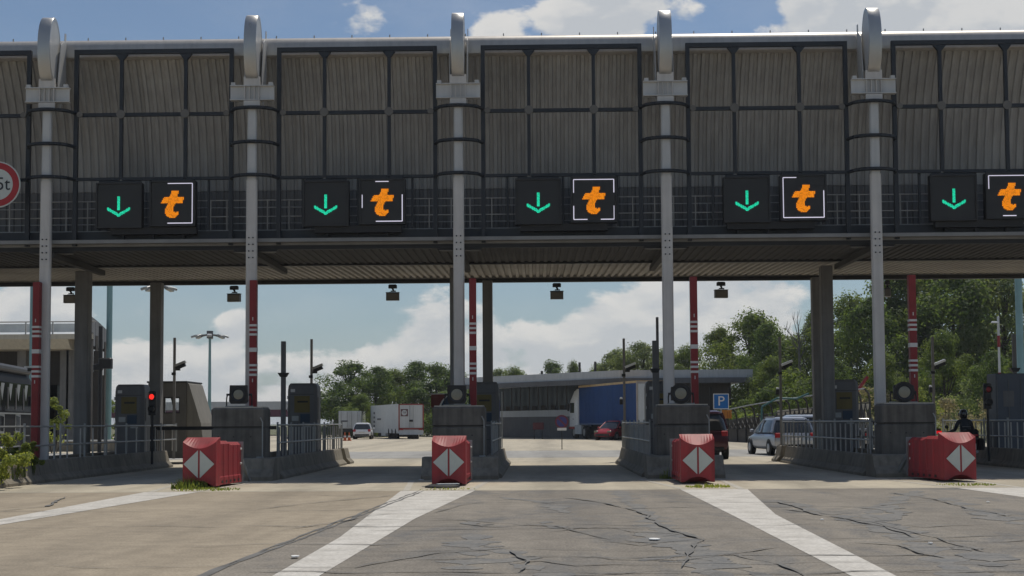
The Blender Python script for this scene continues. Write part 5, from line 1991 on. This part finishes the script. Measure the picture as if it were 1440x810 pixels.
protos = []
for i, (H, Wd, mi, n, sz, cls, shp) in enumerate(((12, 9.0, 0, 17000, .25, 80, .80), (11, 10, 1, 17000, .25, 76, .85), (13, 8.5, 0, 15000, .25, 70, .8), (10, 9.5, 2, 13000, .24, 64, .9), (9, 8, 1, 13000, .25, 56, .85))):
    me, cl = crown_mesh('crown', LEAF[mi], H, Wd, 100 + i, n, sz, cls, shp)
    protos.append((me, trunk_mesh(H, Wd, cl, 200 + i), H, Wd))

tree_spec = []   # px, top y, Y, proto, width factor, label


def tree(px, ytop, Y, k, wf, lab, grp):
    me, tr, H, Wd = protos[k]
    p = at(px, 560, Y)
    h = at(px, ytop, Y).z * 1.04
    t = thing('broadleaf_tree', lab, 'tree', (p.x, Y, 0), random.uniform(0, 6.28), grp)
    s = h / H
    if grp == g1:
        wf *= 1.35
    elif grp == g2:
        wf *= 1.12
    t.scale = (s * wf, s * wf, s)
    link('crown', me, t)
    link('trunk', tr, t)


g1, g2, g3 = 'dark trees behind the white trailer', 'trees along the bank on the right', 'small trees behind the grey-roofed building'
tree(492, 514, 150, 4, 1.05, 'dark round tree at the open sky end of the far clump', g1)
tree(528, 520, 146, 1, .95, 'dark tree above the front of the white trailer', g1)
tree(556, 522, 150, 0, .85, 'mid green tree above the white trailer rear corner', g1)
tree(583, 513, 152, 1, .95, 'tallest dark tree above the white trailer doors', g1)
tree(615, 517, 148, 4, 1.0, 'dark tree just before the middle column', g1)
tree(508, 556, 136, 0, .9, 'low olive tree in front of the dark clump beside the trailer', g1)
tree(640, 524, 150, 1, .9, 'dark tree hidden largely by the middle column and plinth', g1)
tree(700, 523, 190, 3, 1.0, 'pale small tree top beside the slim dark pillar', g3)
tree(722, 519, 188, 0, 1.0, 'small green tree top over the left end of the grey roof', g3)
tree(776, 513, 175, 4, .9, 'small dark tree over the middle of the grey roof', g3)
tree(806, 511, 172, 0, .55, 'narrow tree next to the chimneys on the grey roof', g3)
tree(842, 517, 176, 4, .8, 'small tree just left of the white topped camera pole', g3)
tree(868, 497, 150, 3, .9, 'grey-green tree behind the white topped camera pole', g2)
tree(902, 488, 146, 3, 1.0, 'airy grey-green tree behind the collared post', g2)
tree(935, 493, 146, 0, .9, 'green tree right behind the canopy column over the grey roof', g2)
tree(968, 490, 140, 0, .9, 'green tree behind the red pole and parking sign', g2)
tree(1014, 466, 132, 2, .85, 'loose topped tree left of the big round crown', g2)
tree(1058, 443, 130, 0, 1.0, 'big round tree crown above the end of the grey roof', g2)
tree(1085, 462, 124, 1, .8, 'dark tree at the foot of the big round crown', g2)
tree(1120, 476, 128, 0, .9, 'lower tree below the bare dead branches', g2)
tree(1150, 446, 122, 2, .85, 'upright tree partly hidden by the paired pillars', g2)
tree(1195, 420, 118, 0, .9, 'tall green tree filling the gap between pillars and column', g2)
tree(1228, 428, 112, 1, .8, 'dark tree behind the canopy column before the bank', g2)
tree(1262, 384, 116, 2, .9, 'tall tree just right of the canopy column', g2)
tree(1306, 376, 118, 0, .95, 'very tall tree right of the red and white pole, touching the canopy', g2)
tree(1345, 392, 112, 1, .85, 'dense dark tree above the motorcyclist', g2)
tree(1382, 388, 120, 2, .8, 'tall open tree beside the striped lamp pole', g2)
tree(1412, 384, 112, 3, .75, 'thin sparse tree letting sky through near the picture edge', g2)
tree(1445, 480, 100, 0, .9, 'green tree at the picture edge behind the teal mast', g2)
tree(1330, 470, 100, 0, .85, 'bright green lower tree behind the white topped camera pole', g2)
tree(1245, 500, 98, 0, .85, 'lower green tree behind the round spotlight', g2)
tree(1170, 505, 100, 1, .8, 'low dark tree behind the paired pillars', g2)
tree(1090, 505, 108, 0, .9, 'low green tree above the curved fence', g2)
tree(1068, 515, 112, 1, .8, 'dark low tree at the right end of the grey roof', g2)
tree(1395, 500, 96, 1, .8, 'low dark tree behind the dim traffic light', g2)
# dead tree: bare forks
p = at(1124, 500, 118)
t = thing('dead_tree', 'bare dead tree with upright twigs above the lower trees', 'tree', (p.x, 118, 0))
r = random.Random(5)
zt = at(1124, 437, 118).z
mb = MB()
mb.tube((0, 0, 0), (0, 0, zt * .78), .16, 8, .08)
for i in range(16):
    z0 = zt * r.uniform(.55, .80)
    e = Vector((r.uniform(-1.3, 1.3), r.uniform(-.8, .8), min(zt, z0 + r.uniform(.8, 2.2))))
    mb.tube((0, 0, z0), e, .045, 5, .02)
    for j in range(3):
        mb.tube(e * .99 + Vector((0, 0, 0)), e + Vector((r.uniform(-.4, .4), r.uniform(-.4, .4), r.uniform(.2, .8))), .02, 4, .008)
mb.build('branches', mat('dead_wood', (.16, .15, .13), .9), t)


# scrub bank on the right
def bush(px, Y, h, w, m, seed, lab, grp, n=1500, size=.16, name='bush', z=0.0):
    p = at(px, 590, Y)
    t = thing(name, lab, 'bush', (p.x, Y, z), 0, grp)
    me, cl = crown_mesh('foliage', m, h, w, seed, n, size, 14, .75, .02)
    link('foliage', me, t)
    mb = MB()
    for c, s, _ in cl[:8]:
        mb.tube((c.x * .2, c.y * .2, 0), c, .025, 5, .01)
    mb.build('stem', M['bark'], t)


g5 = 'undergrowth bushes below the trees'
for i, (px, Y, h, w, li, lab) in enumerate(((478, 146, 4.5, 7, 1, 'dark undergrowth beside the container under the low roof'), (535, 144, 5, 8, 0, 'undergrowth behind the front half of the white trailer'),
                                            (590, 144, 5, 8, 1, 'undergrowth behind the red-framed trailer doors'), (625, 142, 5, 6, 1, 'undergrowth beside the info board'),
                                            (1084, 104, 4.5, 6, 1, 'undergrowth behind the curved fence beyond the parking sign'), (1105, 102, 5, 8, 0, 'undergrowth behind the fence above the silver SUV'),
                                            (1150, 100, 5, 8, 1, 'undergrowth at the foot of the paired pillars'), (1290, 106, 6, 9, 1, 'dark undergrowth behind the round spotlight'),
                                            (1350, 108, 6, 9, 0, 'undergrowth under the very tall tree'), (1410, 104, 6, 9, 1, 'undergrowth under the thin sparse tree'))):
    bush(px, Y, h, w, LEAF[li], 300 + i, lab, g5, 3000, .26, 'bush')
g4 = 'scrub bushes on the bank'
bush(1212, 92, 3.6, 5, LEAF[4], 31, 'grey scrub bush behind the waiting motorcycle', g4)
bush(1330, 84, 2.6, 4.5, LEAF[4], 32, 'dry grey scrub left of the motorcyclist', g4)
bush(1350, 90, 4.2, 5, LEAF[2], 33, 'pale grey-green bush behind the motorcyclist helmet', g4)
bush(1382, 86, 2.8, 5, LEAF[4], 34, 'dry scrub between the motorcyclist and the dim traffic light', g4)
bush(1300, 88, 3.4, 4, LEAF[3], 35, 'bright green bush behind the dark plinth', g4)
bush(1250, 96, 3.2, 5, LEAF[4], 36, 'dry bush behind the canopy column foot', g4)
bush(1425, 90, 3.5, 5, LEAF[3], 37, 'green bush behind the equipment cabinet', g4)
bush(1150, 96, 3.0, 5, LEAF[2], 38, 'grey-green bush behind the paired pillars', g4)
mb = MB()
mb.add([(at(1130, 600, 100).x, 86, 0), (60, 78, 0), (60, 140, 3.5), (at(1130, 600, 140).x, 140, 3.2), (at(1130, 600, 110).x, 104, 2.0), (60, 98, 2.4)], [(0, 1, 5, 4), (4, 5, 2, 3)])
struct('grass_bank', mb, M['earth'])
# small trees and shrub under the footbridge building
bush(76, 70, 2.9, 1.9, LEAF[3], 51, 'green bush in the dark gap under the footbridge building', 'bushes by the footbridge', 900, .2)
bush(128, 100, 5.6, 3.2, LEAF[1], 52, 'dark bush seen beside the stair flank', 'bushes by the footbridge', 1200, .22)
bush(166, 120, 5.0, 2.6, LEAF[0], 53, 'small bush top left of the ochre-panelled cabinet', 'bushes by the footbridge', 900, .22)
bush(284, 120, 1.6, 5, LEAF[1], 54, 'low dark hedge under the maroon fascia', 'bushes by the footbridge', 1000, .2)

# weeds along the planter and at the cushions
WEED = ['yellow-green weed clump nearest the picture edge in the planter', 'tall leafy weed in the planter with pale flower heads', 'weed clump spilling over the sunlit kerb',
        'thin weed at the end of the planter by the column', 'low dark green weed at the back of the planter']
for i, (px, Y, h, w) in enumerate(((4, 30.5, .85, .8), (24, 31.5, .80, .75), (38, 32.6, .5, .6), (50, 33.6, .55, .45), (14, 33.5, .6, .7))):
    p = at(px, 640, Y)
    t = thing('weed', WEED[i], 'weed', (p.x - .05, Y, .2), 0, 'weeds in the planter')
    me, cl = crown_mesh('foliage', LEAF[3], h + .30, w * 1.15, 60 + i, 1100, .085, 16, .7, .02)
    link('foliage', me, t)
    mb = MB()
    for c, s, _ in cl[:9]:
        mb.tube((c.x * .3, c.y * .3, 0), c, .008, 4, .004)
    mb.build('stem', LEAF[0], t)
    if i == 1:
        fl_ = MB()
        for j in range(5):
            c = cl[j][0]
            fl_.lathe([(.0, 0), (.05, .03), (.0, .05)], (c.x, c.y, c.z + .08), 'Z', 6)
        fl_.build('flower', M['paper'], t)


def tuft(p, rad, n, h, seed, lab):
    r = random.Random(seed)
    mb = MB()
    for i in range(n):
        a, q = r.random() * 6.28, rad * math.sqrt(r.random())
        x, y = p.x + q * math.cos(a) * 1.3, p.y + q * math.sin(a) * 1.0
        d = Vector((r.uniform(-1, 1), r.uniform(-1, 1), 0)) * .4
        hh = h * r.uniform(.4, 1.1) * (1.15 - q / rad * .6)
        w = .012
        mb.add([(x - w, y, 0), (x + w, y, 0), (x + d.x * hh * .4 + w * .6, y + d.y * hh * .4, hh * .6), (x + d.x * hh, y + d.y * hh, hh), (x + d.x * hh * .4 - w * .6, y + d.y * hh * .4, hh * .6)], [(0, 1, 2, 3, 4)])
    o = mb.build('grass_tuft', LEAF[3], None)
    tag(o, lab, 'grass', 'grass tufts at the crash cushions')
    o['kind'] = 'stuff'


tuft(gnd(266, 687), .32, 260, .28, 1, 'tall grass tuft at the front corner of the crash cushion with ribbed right side')
tuft(gnd(290, 689), .6, 160, .08, 7, 'low mat of grass in the joint before the same tufted crash cushion')
tuft(gnd(946, 673), .30, 220, .30, 2, 'weedy grass tuft growing along the left side of the third crash cushion')
tuft(gnd(995, 685), .40, 170, .10, 3, 'low grass in front of the crash cushion near the parking sign')
tuft(gnd(1360, 682), .5, 120, .06, 4, 'thin grass at the foot of the crash cushion before the motorcyclist')
tuft(gnd(628, 688), .5, 60, .04, 5, 'sparse grass in the joint below the middle crash cushion')
# debris and litter
p = gnd(622, 685.5)
t = thing('hubcap_debris', 'flat black and pale plastic debris lying before the middle crash cushion', 'debris', p, .3)
MB().lathe([(.40, 0.01), (.38, .04), (.25, .07), (.02, .06)], (0, 0, 0), 'Z', 20).build('shell', M['black'], t, smooth=True)
MB().box((.14, .04, .075), (.5, .16, .02), ch=.004).build('strip', M['trailerw'], t)
for i, (px, py, lab) in enumerate(((920, 758.5, 'flattened white scrap on the middle lane asphalt'), (415, 783, 'white scrap beside the painted gore in the lower part'), (592, 675, 'pale broken piece beside the middle island nose'),
                                   (1389, 706, 'small white scrap near the painted gore before the motorcyclist'), (1309, 764, 'small white stone on the asphalt by the crack seals'), (1156, 731, 'tiny white scrap on the cracked asphalt'))):
    p = gnd(px, py, .02)
    mb = MB()
    r = random.Random(i)
    s = (.075, .06, .07, .04, .03, .03)[i]
    pts = [(s * r.uniform(.6, 1.1) * math.cos(a), s * 1.6 * r.uniform(.6, 1.1) * math.sin(a)) for a in [6.28 * k / 7 for k in range(7)]]
    mb.prism(pts, 0, .012, 'XY')
    o = mb.build('litter_scrap', M['paper'], None)
    o.location = p
    tag(o, lab, 'litter', 'scraps on the road')

# ------------------------------------------------------------------ the air of a warm noon
hz = bpy.data.materials.new('air')
hz.use_nodes = True
hn = hz.node_tree.nodes
hn.remove(hn['Principled BSDF'])
pv = hn.new('ShaderNodeVolumePrincipled')
pv.inputs['Color'].default_value = (.90, .94, 1.0, 1)
pv.inputs['Density'].default_value = .00026
pv.inputs['Anisotropy'].default_value = .35
hz.node_tree.links.new(pv.outputs['Volume'], hn['Material Output'].inputs['Volume'])
o = MB().box((0, 2400, 14.5), (8200, 5300, 32)).build('haze', hz, None)
o['kind'] = 'stuff'
